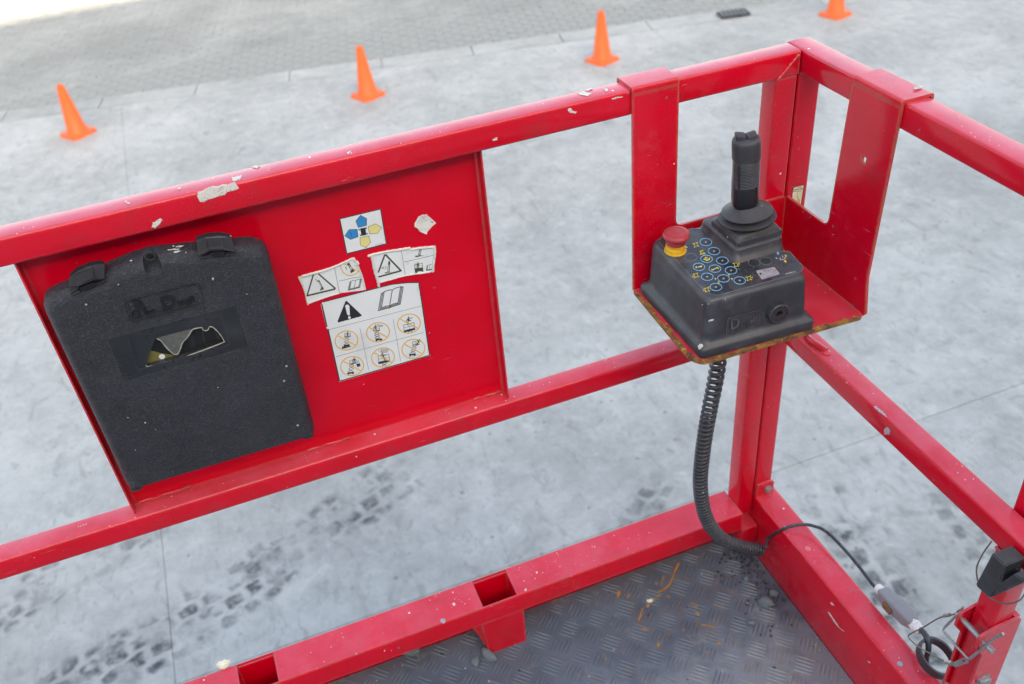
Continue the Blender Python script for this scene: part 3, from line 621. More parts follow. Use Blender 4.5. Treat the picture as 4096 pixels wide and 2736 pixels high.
# ------------------------------------------------------------------ stickers on the panel (parts of the guardrail)
MATS = [WHITE, INK, ORANGE_INK, BLUE_INK, YELLOW_INK, TORN, INK_OLIVE, CREAM, LYEL, GREYP]
def panel_f(zz): return lambda x, y, k: on(*zz(x, y), 1, PY - .0002 - .00012 * k)
def rotpts(c, pts, ux, uy): return [(c[0] + ux[0] * a + uy[0] * b, c[1] + ux[1] * a + uy[1] * b) for a, b in pts]
def disc(F, c, r, m, k, ux=(1, 0), uy=(0, 1)): F.poly(rotpts(c, [(r * math.cos(t), r * math.sin(t)) for t in (2 * math.pi * i / 14 for i in range(14))], ux, uy), m, k)
def scissor(F, c, ux, uy, hgt, w, n, m, k, lw):
    """crossing arms of the little lift: n crosses stacked, from c upwards"""
    for i in range(n):
        a = hgt * i / n; b = hgt * (i + 1) / n
        F.line(rotpts(c, [(-w, a), (w, b)], ux, uy), lw, m, k); F.line(rotpts(c, [(w, a), (-w, b)], ux, uy), lw, m, k)
def cage(F, c, ux, uy, w, h, m, k, lw, base=.22):
    F.line(rotpts(c, [(-w, 0), (-w, h), (w, h), (w, 0)], ux, uy), lw, m, k); F.line(rotpts(c, [(-w, h * .5), (w, h * .5)], ux, uy), lw * .7, m, k); F.line(rotpts(c, [(0, 0), (0, h)], ux, uy), lw * .7, m, k)
    F.poly(rotpts(c, [(-w * 1.08, -h * base), (w * 1.08, -h * base), (w * 1.08, h * .06), (-w * 1.08, h * .06)], ux, uy), m, k)
def truck(F, c, ux, uy, w, h, m, k):
    F.poly(rotpts(c, [(-w, h * .25), (w, h * .25), (w * .9, h), (-w * .95, h)], ux, uy), m, k)
    for s in (-.65, .65): disc(F, rotpts(c, [(w * s, h * .2)], ux, uy)[0], h * .3, m, k + 1)
def man(F, c, ux, uy, s, m, k, arms=((-.5, .55), (.5, .55)), legs=((-.25, -.9), (.25, -.9))):
    disc(F, rotpts(c, [(0, s * .95)], ux, uy)[0], s * .2, m, k)
    F.poly(rotpts(c, [(-s * .2, -s * .05), (s * .2, -s * .05), (s * .26, s * .68), (-s * .26, s * .68)], ux, uy), m, k)
    for a in arms: F.line(rotpts(c, [(s * .2 * (1 if a[0] > 0 else -1), s * .62), (a[0] * s, a[1] * s)], ux, uy), s * .17, m, k)
    for a in legs: F.line(rotpts(c, [(s * .1 * (1 if a[0] > 0 else -1), 0), (a[0] * s, a[1] * s)], ux, uy), s * .2, m, k)
def book(F, c, ux, uy, w, h, m, k, lw):
    for i in (2, 1, 0):
        o = .16 * w * i; d = -.13 * h * i
        pts = [(-w - o, h + d * .55), (-w - o, -h + d), (0, -h * 1.05 + d - .06 * h), (w + o, -h + d), (w + o, h + d * .55)]
        if i: F.line(rotpts(c, [(-w - o + .13 * w, h + d * .55), (-w - o, h + d * .55), (-w - o, -h + d), (-.25 * w, -h * 1.02 + d), (0, -h * 1.1 + d), (.25 * w, -h * 1.02 + d), (w + o, -h + d), (w + o, h + d * .55), (w + o - .13 * w, h + d * .55)], ux, uy), lw, m, k)
    F.line(rotpts(c, [(0, h * .88), (-.3 * w, h * 1.0), (-w, h), (-w, -h), (-.3 * w, -h * .98), (0, -h * 1.08), (.3 * w, -h * .98), (w, -h), (w, h), (.3 * w, h)], ux, uy), lw, m, k, True)
    F.line(rotpts(c, [(0, h * .88), (0, -h * 1.08)], ux, uy), lw, m, k)
# big instruction sticker
F = Flat(panel_f(zS), MATS); UX, UY = (.977, -.215), (-.235, -.965)
F.poly([(272, 385), (300, 350), (900, 195), (1200, 118), (1400, 96), (1558, 93), (1600, 400), (1703, 1055), (512, 1398), (360, 712), (345, 690)], 0, 1)
F.line([(300, 352), (900, 197), (1200, 121), (1400, 99), (1548, 97)], 14, 1, 2); F.line([(1552, 95), (1598, 400), (1694, 1050)], 15, 1, 2); F.line([(1694, 1050), (516, 1388)], 13, 1, 2); F.line([(516, 1385), (365, 705)], 17, 1, 2); F.line([(352, 680), (283, 375)], 17, 1, 2)
F.line([(372, 716), (1586, 404)], 4, 1, 2); F.line([(472, 1068), (1616, 750)], 4, 1, 2); F.line([(783, 690), (900, 1250)], 4, 1, 2); F.line([(1217, 572), (1316, 1130)], 4, 1, 2)
F.poly(fillet([(600, 328), (818, 534), (482, 626)], 16), 1, 2); F.poly([(590, 405), (606, 388), (632, 388), (645, 405), (652, 520), (640, 528), (622, 522), (612, 500)], 0, 3); disc(F, (646, 556), 18, 0, 3)
book(F, (1190, 290), (1.0, -.30), (.17, -.98), 108, 108, 1, 2, 10)
def prohibit(F, c): 
    F.line(F.ell(c, 150, 124, -.2), 13, 2, 4, True); F.line([(c[0] - 112, c[1] - 60), (c[0] + 112, c[1] + 62)], 13, 2, 4)
C1, C2, C3, C4, C5, C6 = (608, 856), (1020, 748), (1424, 635), (682, 1190), (1085, 1078), (1481, 965)
u0, v0 = (.99, -.1), (.03, -1)
cage(F, (622, 800), u0, v0, 38, 38, 1, 2, 5); man(F, (622, 770), u0, v0, 30, 1, 2, ((-.3, .1), (.3, .1))); scissor(F, (610, 905), u0, v0, 96, 32, 3, 1, 2, 6); truck(F, (610, 942), u0, v0, 42, 34, 1, 2); F.poly([(548, 968), (546, 938), (690, 930)], 1, 2)
cage(F, (1000, 722), u0, v0, 42, 42, 1, 2, 5); man(F, (985, 690), u0, v0, 36, 1, 2, ((-.8, -.2), (.9, .6))); scissor(F, (1015, 845), (.99, -.1), (-.12, -1), 110, 34, 4, 1, 2, 6); truck(F, (1030, 862), u0, v0, 45, 30, 1, 2)
for k in range(7): F.line([(1003 + k * 14, 640 + 3 * k), (1040 + k * 3, 662)], 3, 1, 2)
F.poly([(1040, 662), (1085, 658), (1086, 672), (1042, 674)], 9, 2)
cage(F, (1430, 712), (.97, -.24), (-.12, -1), 70, 75, 1, 2, 6, .3); man(F, (1418, 600), u0, v0, 52, 1, 2, ((-.65, -.1), (1.05, .7)), ((-.15, -1.1), (.7, .1))); F.line([(1410, 750), (1475, 705)], 7, 1, 2); F.line([(1400, 712), (1470, 742)], 7, 1, 2)
cage(F, (692, 1152), (.98, -.18), (-.08, -1), 42, 42, 1, 2, 5); man(F, (708, 1122), u0, v0, 40, 1, 2, ((-.7, .1), (.75, -.1)), ((-.5, -.8), (.5, -.8))); scissor(F, (660, 1262), (.99, -.1), (.22, -1), 108, 34, 3, 1, 2, 6); truck(F, (662, 1298), u0, v0, 46, 30, 1, 2)
F.poly([(735, 1162), (782, 1155), (792, 1192), (745, 1202)], 1, 2); F.line([(742, 1162), (758, 1118), (778, 1156)], 4, 1, 2)
cage(F, (1098, 1125), (.97, -.2), (-.1, -1), 72, 78, 1, 2, 6, .32); man(F, (1090, 1070), (.9, .3), (-.3, -.95), 52, 1, 2, ((-.7, .1), (.9, .6)), ((.2, -.9), (.9, -.6))); F.line([(1070, 1190), (1135, 1150)], 7, 1, 2); F.line([(1066, 1155), (1125, 1185)], 7, 1, 2)
F.line([(1066, 965), (1072, 1018), (1156, 1004)], 5, 1, 2)
for k in range(7): F.line([(1072 + k * 13, 1010 - 2 * k), (1098 + k * 9, 966)], 4, 1, 2)
for k in range(4): F.line([(1062 - 4 * k, 1012), (1020 + 22 * k, 985 - 8 * k)], 2.5, 1, 2)
cage(F, (1515, 908), (.97, -.1), (-.12, -1), 42, 42, 1, 2, 5); man(F, (1550, 880), (.95, .25), (.35, -.95), 38, 1, 2, ((-.8, .4), (.6, .8)), ((-.5, -.7), (-.2, -.9))); scissor(F, (1470, 1020), (.99, -.1), (.28, -1), 100, 34, 3, 1, 2, 6); truck(F, (1470, 1058), u0, v0, 46, 30, 1, 2); F.line([(1420, 1078), (1560, 1045)], 3, 1, 2)
for c in (C1, C2, C3, C4, C5, C6): prohibit(F, c)
F.text('P.N.37440', (1545, 205), (3, -22), (-20, 3), 9, 2)
F.build('sticker', g1, 'white instruction sticker with warning triangle, open book and six struck-out pictograms')
# square direction sticker
F = Flat(panel_f(zQ), MATS)
F.poly([(686, 258), (1266, 118), (1350, 618), (786, 757)], 0, 1)
for a, b in (((690, 262), (1264, 124)), ((1262, 122), (1344, 616)), ((1344, 612), (790, 750)), ((792, 752), (692, 260))): F.line([a, b], 15, 1, 2)
for pts, m in (([(982, 212), (1070, 258), (1068, 355), (952, 384), (916, 295)], 3), ([(822, 412), (936, 408), (950, 512), (846, 552), (763, 500)], 3), ([(1090, 372), (1196, 332), (1275, 382), (1222, 464), (1108, 474)], 4), ([(976, 522), (1096, 500), (1126, 588), (1062, 664), (978, 626)], 4)):
    F.poly(pts, m, 2); F.line(pts, 5, 1, 3, True)
F.poly([(978, 396), (1052, 386), (1062, 488), (996, 500)], 1, 2)
for p in (((958, 405), (972, 424)), ((1052, 382), (1070, 402)), ((1068, 458), (1080, 482)), ((978, 480), (988, 502))): F.line([p[0], p[1]], 14, 1, 2)
F.line([(962, 415), (1060, 394)], 5, 1, 2); F.line([(984, 490), (1074, 470)], 5, 1, 2); F.line([(842, 445), (862, 500)], 6, 1, 3)
F.text('P.N.44343', (1186, 640), (27, -6), (-4, -27), 9, 2)
F.build('sticker', g1, 'square white sticker with two blue and two pale yellow pentagon arrows')
# torn warning stickers
F = Flat(panel_f(zQ), MATS)
F.poly([(112, 1066), (165, 1062), (320, 1008), (548, 950), (630, 922), (780, 858), (882, 812), (905, 860), (945, 905), (1010, 1070), (1055, 1252), (1000, 1262), (690, 1298), (560, 1335), (430, 1380), (250, 1448), (210, 1290), (175, 1190)], 0, 1)
F.poly([(112, 1066), (160, 1066), (230, 1440), (210, 1290)], 7, 2)
F.line([(328, 1032), (238, 1335)], 20, 6, 3); F.line([(232, 1336), (632, 1240)], 22, 6, 3); F.line([(636, 1236), (395, 1028)], 20, 6, 3)
F.line([(620, 940), (690, 1298)], 5, 1, 3); F.line([(682, 1132), (900, 1080), (985, 1072)], 5, 1, 3)
F.line([(395, 1120), (455, 1238)], 26, 6, 4); F.line([(398, 1140), (440, 1215)], 12, 0, 5); F.line([(372, 1140), (400, 1118)], 9, 6, 4); F.line([(350, 1100), (385, 1130)], 7, 6, 4); F.line([(420, 1252), (470, 1232)], 22, 6, 4)
for k in range(3): F.line([(400 + 14 * k, 1160 + 26 * k), (424 + 14 * k, 1150 + 26 * k)], 6, 6, 6)
F.line([(705, 905), (715, 960), (745, 1015), (800, 1050), (860, 1052), (925, 1025), (962, 985)], 13, 2, 3); F.line([(760, 890), (850, 935), (960, 1000)], 12, 2, 5)
F.line([(808, 880), (872, 990)], 34, 6, 4); F.line([(822, 910), (858, 968)], 14, 0, 5); F.line([(842, 1008), (898, 980)], 26, 6, 4); F.line([(796, 978), (775, 940)], 7, 6, 4); F.poly([(768, 948), (776, 932), (790, 944)], 6, 4)
book(F, (905, 1170), (1.0, -.24), (.2, -.98), 62, 56, 6, 3, 6)
st = F.build('sticker', g1, 'torn white warning sticker with a triangle, its edges peeling, left of the other torn one')
def curl(pts, r, zz=zQ, par=st):
    ps = spline([on(*zz(x, y), 1, PY - .0012 - .0006 * math.sin(i * 1.7)) for i, (x, y) in enumerate(pts)], 5)
    bm = B(); sweep(bm, ps, [r * (.8 + .35 * math.sin(i * 1.3) ** 2) for i in range(len(ps))], 7); finish(bm, 'curled_edge', TORN, par, 60)
curl([(160, 1066), (330, 1020), (450, 988), (545, 958)], .0020); curl([(545, 958), (620, 928), (760, 868), (880, 815), (905, 850)], .0017); curl([(925, 850), (950, 895), (915, 895)], .0022)
curl([(118, 1075), (175, 1195), (212, 1300), (250, 1460)], .0010); curl([(250, 1445), (420, 1382), (560, 1335), (690, 1298)], .0010); curl([(945, 910), (1010, 1075), (1052, 1250)], .0010)
F = Flat(panel_f(zQ), MATS)
F.poly([(1085, 790), (1140, 758), (1330, 715), (1680, 668), (2030, 645), (2018, 770), (2010, 1000), (1620, 1050), (1255, 1148), (1250, 1205), (1225, 1210), (1180, 985), (1140, 800)], 0, 1)
F.line([(1322, 760), (1230, 1012)], 22, 6, 3); F.line([(1330, 760), (1552, 990)], 24, 6, 3); F.line([(1552, 985), (1235, 1072)], 22, 6, 3); F.line([(1552, 715), (1608, 1052)], 5, 1, 3); F.line([(1592, 866), (2008, 768)], 5, 1, 3)
F.line([(1384, 868), (1372, 1002)], 30, 6, 4)
for k in range(4): F.poly([(1370 - 2 * k, 905 + 24 * k), (1386 - 2 * k, 903 + 24 * k), (1384 - 2 * k, 920 + 24 * k), (1370 - 2 * k, 922 + 24 * k)], 0, 5)
disc(F, (1384, 862), 12, 6, 4); F.poly([(1322, 1024), (1326, 1008), (1418, 1004)], 6, 4)
for k in range(3): F.line([(1316 + 8 * k, 928 - 4 * k), (1326 + 10 * k, 942), (1318 + 8 * k, 962 + 4 * k)], 4, 9, 4)
F.poly([(1274, 940), (1290, 936), (1306, 926), (1308, 962), (1292, 956), (1276, 956)], 9, 4)
F.line([(1818, 690), (1802, 772)], 30, 6, 4); F.line([(1816, 700), (1806, 760)], 12, 0, 5); F.poly([(1746, 800), (1748, 776), (1870, 772)], 6, 4)
cage(F, (1792, 950), (1, -.12), (0, -1), 54, 62, 6, 4, 6, .12); man(F, (1782, 915), u0, v0, 42, 6, 4, ((-.8, .3), (.5, .2))); F.poly([(1736, 962), (1852, 940), (1856, 986), (1742, 1004)], 6, 4); disc(F, (1760, 1004), 16, 6, 5); disc(F, (1846, 986), 14, 6, 5)
book(F, (1948, 935), (1.0, -.2), (.15, -.98), 32, 34, 6, 4, 5); F.text('2', (1630, 905), (42, -9), (4, -42), 9, 3); F.text('r sin', (1690, 700), (26, -4), (2, -26), 9, 3)
st = F.build('sticker', g1, 'torn white warning sticker with a triangle and lift pictures, right of the other torn one')
curl([(1088, 788), (1130, 766), (1330, 722), (1500, 696), (1675, 668)], .0019, zQ, st); curl([(1680, 690), (1850, 665), (2025, 652)], .0021, zQ, st); curl([(1140, 775), (1180, 985), (1222, 1120), (1240, 1208)], .0021, zQ, st); curl([(1252, 1150), (1440, 1098), (1620, 1052), (1950, 1005)], .0011, zQ, st); curl([(2018, 660), (2020, 750), (2000, 900), (1985, 1000)], .0019, zQ, st)
F = Flat(panel_f(zQ), MATS)
F.poly([(1735, 330), (1790, 230), (1835, 208), (1905, 202), (1960, 250), (2036, 322), (1985, 365), (1935, 420), (1915, 445), (1905, 478), (1870, 455), (1810, 430), (1790, 395), (1738, 370)], 5, 1)
F.line([(1842, 220), (1840, 245), (1880, 270)], 5, 9, 2); F.line([(1880, 292), (1960, 268)], 5, 9, 2); F.line([(1870, 410), (1910, 402), (1930, 420)], 4, 9, 2)
for k in range(3): F.line([(1952 + 12 * k, 296 + 9 * k), (1990 + 6 * k, 306 + 6 * k)], 5, 1, 2)
st = F.build('sticker_scrap', g1, 'small torn scrap of a white sticker alone at the upper right of the panel')
curl([(1738, 365), (1790, 395), (1812, 430), (1868, 455), (1905, 472)], .0012, zQ, st); curl([(1840, 212), (1872, 226), (1905, 208)], .0016, zQ, st)

# ------------------------------------------------------------------ black document case
YF = -.0280
case = thing('document_case', 'black textured plastic document case fixed on the red panel', 'document case', (-.98, .0, .66))
def cz(x, y): p = on(*zC(x, y), 1, YF); return (p.x, p.z)
CP = [(-1.1245, .6738), (-.8400, .6715), (-.8350, 1.0140), (-.9231, 1.0287), (-.9830, 1.0400), (-1.0393, 1.0286), (-1.1240, 1.0155)]
CR = [.010, .010, .024, .05, .05, .05, .024]; CK = [.30, .75, 1, 1, 1, 1, .75]
def case_ring(d):
    n = len(CP); L_ = []
    for i in range(n):
        a, b = Vector(CP[i]), Vector(CP[(i + 1) % n]); t = (b - a).normalized(); L_.append((a + Vector((-t.y, t.x)) * d * CK[i], t))
    pts = []
    for i in range(n):
        (p, t), (q, u) = L_[i - 1], L_[i]; k = ((q - p).x * u.y - (q - p).y * u.x) / (t.x * u.y - t.y * u.x); pts.append(tuple(p + t * k))
    return fillet(pts, [max(.004, r - d * .7) for r in CR], 5)
bm = B(); rings = []
for y, d in ((.004, .0), (-.010, .0), (-.0150, .0008), (-.0200, .0030), (-.0240, .0064), (-.0268, .0108), (-.0278, .0142), (YF, .0175)):
    rings.append([Vector((x, y, z)) for x, z in case_ring(d)])
loft(bm, rings); lid = finish(bm, 'lid', CASE, case, 32)
for x0 in (-1.1215, -.8610):
    bm = B(); box(bm, (x0, -.022, .6660), (x0 + .0165 if x0 < -1 else x0 + .0165, .004, .6745), .0015); finish(bm, 'hinge_lug', CASE, case, 30)
def cutter(bm): return finish(bm, 'cutter', CASE, None, 0)
w4 = [cz(*p) for p in ((632, 1022), (1775, 722), (1885, 1095), (780, 1398))]
c1 = B(); plate(c1, fillet(w4, .005), lambda u, v, w: Vector((u, YF - .01 + w, v)), .0125)
i4 = [cz(*p) for p in ((825, 1015), (1640, 810), (1715, 1075), (905, 1300))]
c2 = B(); plate(c2, fillet(i4, .003), lambda u, v, w: Vector((u, YF - .01 + w, v)), .024)
kc = Vector(cz(1025, 350)); c3 = B()
cap = [(kc.x + .0118 * math.cos(a), kc.y + (.006 if math.sin(a) > 0 else -.006) + .0118 * math.sin(a)) for a in (2 * math.pi * k / 28 for k in range(28))]
cap2 = [(kc.x + (x - kc.x) * .72, kc.y + .002 + (y - kc.y) * .72) for x, y in cap]
loft(c3, [[Vector((x, YF - .012, z)) for x, z in cap], [Vector((x, YF - .002, z)) for x, z in cap], [Vector((x, YF + .0135, z)) for x, z in cap2]])
cut(lid, [cutter(c1), cutter(c2), cutter(c3)])
# lock barrel in the recess
bm = B(); lathe(bm, [(.0075, 0), (.0075, .003), (.0055, .0035), (.0048, .0035), (.0048, .0005)], (kc.x, YF + .0140, kc.y + .0055), (0, -1, 0), 20); finish(bm, 'lock', DARKPL, case, 40)
bm = B(); box(bm, (kc.x - .0035, YF + .0108, kc.y + .0042), (kc.x + .0035, YF + .0118, kc.y + .0072)); finish(bm, 'key_slot', BLACK, case, 0)
# back shell showing above the lid, in two runs with a gap between
bm = B(); sh = case_ring(.014)
loft(bm, [[Vector((x, .0055, z)) for x, z in sh], [Vector((x, PY - .0006, z)) for x, z in sh]]); finish(bm, 'back_shell', CASE, case, 30)
def shell_run(pts, r):
    q = [on(*zC(*p), 1, .009) for p in pts]; t_ = [(p.x, p.z) for p in q]
    bm = B(); plate(bm, fillet([(t_[0][0], t_[0][1] - .03)] + t_ + [(t_[-1][0], t_[-1][1] - .03)], [0] + r + [0]), lambda u, v, w: Vector((u, -.0094 + w, v)), .0200)
    finish(bm, 'rim', CASE, case, 40)
shell_run([(609, 341), (905, 219), (948, 262)], [.002, .005, .004]); shell_run([(1070, 190), (1420, 148)], [.004, .002]); shell_run([(1764, 114), (1914, 103), (2045, 205)], [.002, .012, .01]); shell_run([(85, 622), (150, 548), (270, 492)], [.01, .008, .002])
zLa = Z(250, 930, 5.2275); zLb = Z(650, 900, 5.218)
def slab(name, zz, pts, th, m, parent, label=None, bev=.0009):
    bm = B(); a = [on(*zz(x, y), 1, d) for x, y, d in pts]; f = [bm.verts.new(p) for p in a]; g = [bm.verts.new(p + Vector((0, th, 0))) for p in a]; n = len(a)
    for i in range(n): bm.faces.new((f[i], f[(i + 1) % n], g[(i + 1) % n], g[i]))
    for t in tessellate_polygon([a]): bm.faces.new([f[i] for i in t]); bm.faces.new([g[i] for i in t][::-1])
    bmesh.ops.dissolve_limit(bm, angle_limit=.05, verts=bm.verts, edges=bm.edges)
    return finish(bm, name, m, parent, 25, label)
La = slab('latch', zLa, [(145, 945, -.0200), (310, 800, -.0165), (600, 685, -.0145), (850, 655, -.0145), (885, 700, -.0165), (870, 965, -.0312), (640, 1005, -.0330), (345, 1120, -.0330), (330, 1185, -.0312), (160, 1275, -.0300), (140, 1120, -.0270)], .010, LATCH, case, 'left latch of the case, grey and dusty')
slab('groove', zLa, [(628, 740, -.0172), (642, 735, -.0172), (660, 985, -.0334), (648, 988, -.0334)], .002, BLACK, La); slab('slot', zLa, [(345, 1160, -.0300), (620, 1050, -.0300), (690, 1060, -.0300), (700, 1110, -.0295), (500, 1205, -.0292), (390, 1228, -.0292)], .003, BLACK, La)
slab('tooth', zLa, [(478, 1100, -.0318), (495, 1094, -.0318), (520, 1140, -.0310), (503, 1148, -.0310)], .003, LATCH, La); slab('top_lip', zLa, [(215, 885, -.0178), (330, 800, -.0160), (600, 700, -.0148), (600, 740, -.0172), (340, 835, -.0190), (225, 900, -.0200)], .002, DARKPL, La)
slab('catch', zLa, [(170, 1290, -.0294), (350, 1205, -.0294), (370, 1250, -.0294), (190, 1335, -.0294)], .003, DARKPL, La); slab('catch', zLa, [(720, 1060, -.0294), (890, 985, -.0294), (912, 1020, -.0294), (730, 1090, -.0294)], .003, DARKPL, La)
Lb = slab('latch', zLb, [(705, 320, -.0180), (910, 245, -.0150), (1190, 215, -.0140), (1345, 240, -.0142), (1450, 275, -.0160), (1500, 480, -.0270), (1528, 560, -.0310), (1310, 525, -.0318), (1000, 545, -.0322), (770, 632, -.0312), (740, 560, -.0280)], .010, LATCH, case, 'right latch of the case, spattered with white paint')
slab('clip', zLb, [(935, 290, -.0185), (1235, 272, -.0180), (1280, 490, -.0325), (975, 515, -.0330)], .004, LATCH, Lb); slab('groove', zLb, [(940, 352, -.0225), (1250, 335, -.0220), (1252, 345, -.0226), (942, 362, -.0231)], .002, BLACK, Lb); slab('top_lip', zLb, [(900, 262, -.0158), (1190, 228, -.0148), (1340, 252, -.0150), (1230, 275, -.0170), (930, 298, -.0175)], .002, DARKPL, Lb)
slab('slot', zLb, [(1010, 570, -.0300), (1290, 545, -.0300), (1300, 632, -.0292), (1200, 662, -.0292), (1080, 668, -.0292), (1030, 642, -.0292)], .003, BLACK, Lb); slab('tooth', zLb, [(1140, 560, -.0318), (1155, 558, -.0318), (1160, 625, -.0310), (1145, 628, -.0310)], .003, LATCH, Lb)
slab('catch', zLb, [(765, 670, -.0294), (945, 655, -.0294), (955, 682, -.0294), (770, 702, -.0294)], .003, DARKPL, Lb); slab('catch', zLb, [(1330, 625, -.0294), (1530, 592, -.0294), (1535, 618, -.0294), (1340, 650, -.0294)], .003, DARKPL, Lb)
for pts, d in (([(200, 435), (250, 425), (245, 445), (205, 448)], -.0097), ([(270, 450), (330, 432), (445, 420), (440, 445), (360, 465), (280, 465)], -.0097), ([(100, 510), (160, 515), (220, 490), (370, 495), (350, 515), (230, 520), (120, 530)], -.0112), ([(235, 550), (330, 530), (395, 540), (330, 562), (265, 605), (240, 590)], -.0155), ([(470, 575), (490, 562), (512, 578), (490, 595)], -.0170), ([(1032, 1115), (1050, 1095), (1075, 1120), (1065, 1150), (1042, 1148)], YF - .0003), ([(1745, 1440), (1760, 1432), (1775, 1445), (1762, 1455)], YF - .0003)):
    patch('paint_fleck', pts, lambda x, y, k, d=d: on(*zLb(x, y), 1, d - k), .0006, WPAINT, case, 4)
for pts, d in (([(1080, 860), (1110, 848), (1150, 868), (1158, 895), (1130, 908), (1090, 885)], -.0190), ([(1400, 585), (1440, 570), (1470, 585), (1430, 606)], -.0150), ([(1730, 450), (1760, 436), (1785, 450), (1755, 470)], -.0135)):
    patch('paint_fleck', pts, lambda x, y, k, d=d: on(*zLa(x, y), 1, d - k), .0006, WPAINT, case, 4)
# torn film window over the paper inside
fw = lambda x, y: (lambda p: (p.x, p.z))(on(*zC(x, y), 1, YF + .0028))
torn = [(975, 1255), (1005, 1140), (1050, 1028), (1070, 1018), (1105, 1035), (1150, 1090), (1205, 1145), (1248, 1160), (1275, 1120), (1300, 1050), (1340, 1010), (1372, 960), (1395, 932), (1470, 918), (1480, 935), (1505, 946), (1530, 935), (1538, 912), (1570, 915), (1605, 945), (1640, 985), (1668, 1035), (1660, 1052), (1500, 1115), (1300, 1188), (1270, 1200), (1000, 1265)]
o_, i_ = [fw(*p) for p in ((815, 1012), (1650, 800), (1730, 1078), (900, 1312))], [fw(*p) for p in torn]
wf = [(Vector(p) + (Vector((-.9815, .8515)) - Vector(p)) * .006) for p in w4]
bm = B(); plate(bm, fillet([tuple(p) for p in wf], .005), lambda u, v, w: Vector((u, YF + .0012 + w, v)), .0012, [i4]); finish(bm, 'window_frame', DARKPL, case, 0)
bm = B(); plate(bm, o_, lambda u, v, w: Vector((u, YF + .0027 + w, v)), .0008, [i_]); film = finish(bm, 'window_film', DARKPL, case, 0)
ps = [Vector((u, YF + .0024, v)) for u, v in i_]; ps2 = spline(ps[3:] + ps[:1], 3); bm = B(); sweep(bm, ps2, [.0006 + .0005 * rnd.random() for _ in ps2], 5); finish(bm, 'torn_rim', simple('torn_film_edge', (.30, .29, .25), .5, 0, .4, 300), film, 60)
bm = B(); plate(bm, [fw(*p) for p in ((1075, 1010), (1300, 950), (1395, 928), (1340, 1005), (1300, 1048), (1272, 1118), (1246, 1156), (1205, 1140), (1150, 1085), (1108, 1032))], lambda u, v, w: Vector((u, YF + .0023 + w, v)), .0003); finish(bm, 'film_flap', FROST, film, 0)
Fc = Flat(lambda x, y, k: on(*zC(x, y), 1, YF + .0105 - .0002 * k), [BLACK, OLIVE, WHITE, INK, DARKPL])
Fc.poly([(800, 1000), (1760, 760), (1840, 1110), (880, 1400)], 0, 0)
Fc.poly([(950, 1262), (1000, 1120), (1110, 1150), (1200, 1160), (1290, 1195)], 1, 1); Fc.poly([(960, 1268), (1300, 1188), (1310, 1205), (960, 1295)], 2, 2); Fc.poly(Fc.ell((1115, 1180), 27, 24, 0, 18), 2, 2)
for a in (0, 1, 2): Fc.line([(1385 - 14 * a, 985 + 10 * a), (1415 - 14 * a, 1105 + 10 * a), (1500, 1075 + 12 * a), (1620 + 12 * a, 1040 + 12 * a), (1590 + 16 * a, 940)], 7, 4, 1)
Fc.line([(1478, 950), (1500, 1070)], 8, 4, 1)
Fc.build('warning_paper', case, 'olive and black warning sheet seen through the torn window')
# moulded lettering and emblem
LY = lambda x, y, k: on(*zL(x, y), 1, YF - .0002 - .0007 * k)
def emboss(name, polys, m, parent, th=.0009, f=None):
    bm = B()
    for pl in polys:
        a = [bm.verts.new(f(x, y, 0)) for x, y in pl]; b = [bm.verts.new(f(x, y, th / .0007)) for x, y in pl]; n = len(pl)
        for i in range(n): bm.faces.new((a[i], a[(i + 1) % n], b[(i + 1) % n], b[i]))
        try: bm.faces.new(b)
        except ValueError: pass
    bmesh.ops.remove_doubles(bm, verts=bm.verts, dist=1e-6); return finish(bm, name, m, parent, 0)
def tpoly(s, org, ux, uy, bold=0.0):
    ux, uy, org = Vector(ux), Vector(uy), Vector(org); return [[tuple(org + ux * x + uy * y) for x, y in f] for f in text_polys(s, 1.0, bold)]
def strip(pts, w, closed=False):
    pts = [Vector(p) for p in pts]; n = len(pts); res = []
    for i in range(n if closed else n - 1):
        a, b = pts[i], pts[(i + 1) % n]; t = (b - a).normalized(); q = Vector((-t.y, t.x)) * w / 2; res.append([tuple(a + q), tuple(b + q), tuple(b - q), tuple(a - q)])
    return res
ell2 = lambda c, a, b, n=20, a0=0, a1=360: [(c[0] + a * math.cos(math.radians(a0 + (a1 - a0) * k / n)), c[1] + b * math.sin(math.radians(a0 + (a1 - a0) * k / n))) for k in range(n + (0 if a1 - a0 == 360 else 1))]
emboss('lettering', tpoly('D', (1175, 805), (420, -112), (-118, -430), .03) + tpoly('ingli', (1535, 690), (232, -66), (-48, -190), .035), EMB, case, .0020, LY)
pl = [ell2((610, 680), 72, 66)] + strip(ell2((600, 635), 120, 62, 10, 200, 350), 30) + strip(ell2((580, 875), 92, 86), 26, True) + strip([(700, 640), (760, 780), (800, 860), (890, 835)], 66) + strip(ell2((965, 820), 42, 40), 16, True) + [ell2((965, 820), 14, 13, 10)]
emboss('emblem', pl, EMB, case, .0018, LY)
emboss('frame_line', strip(fillet([(310, 610), (1975, 175), (2125, 615), (480, 1060)], 70), 9, True), EMB, case, .0012, LY)

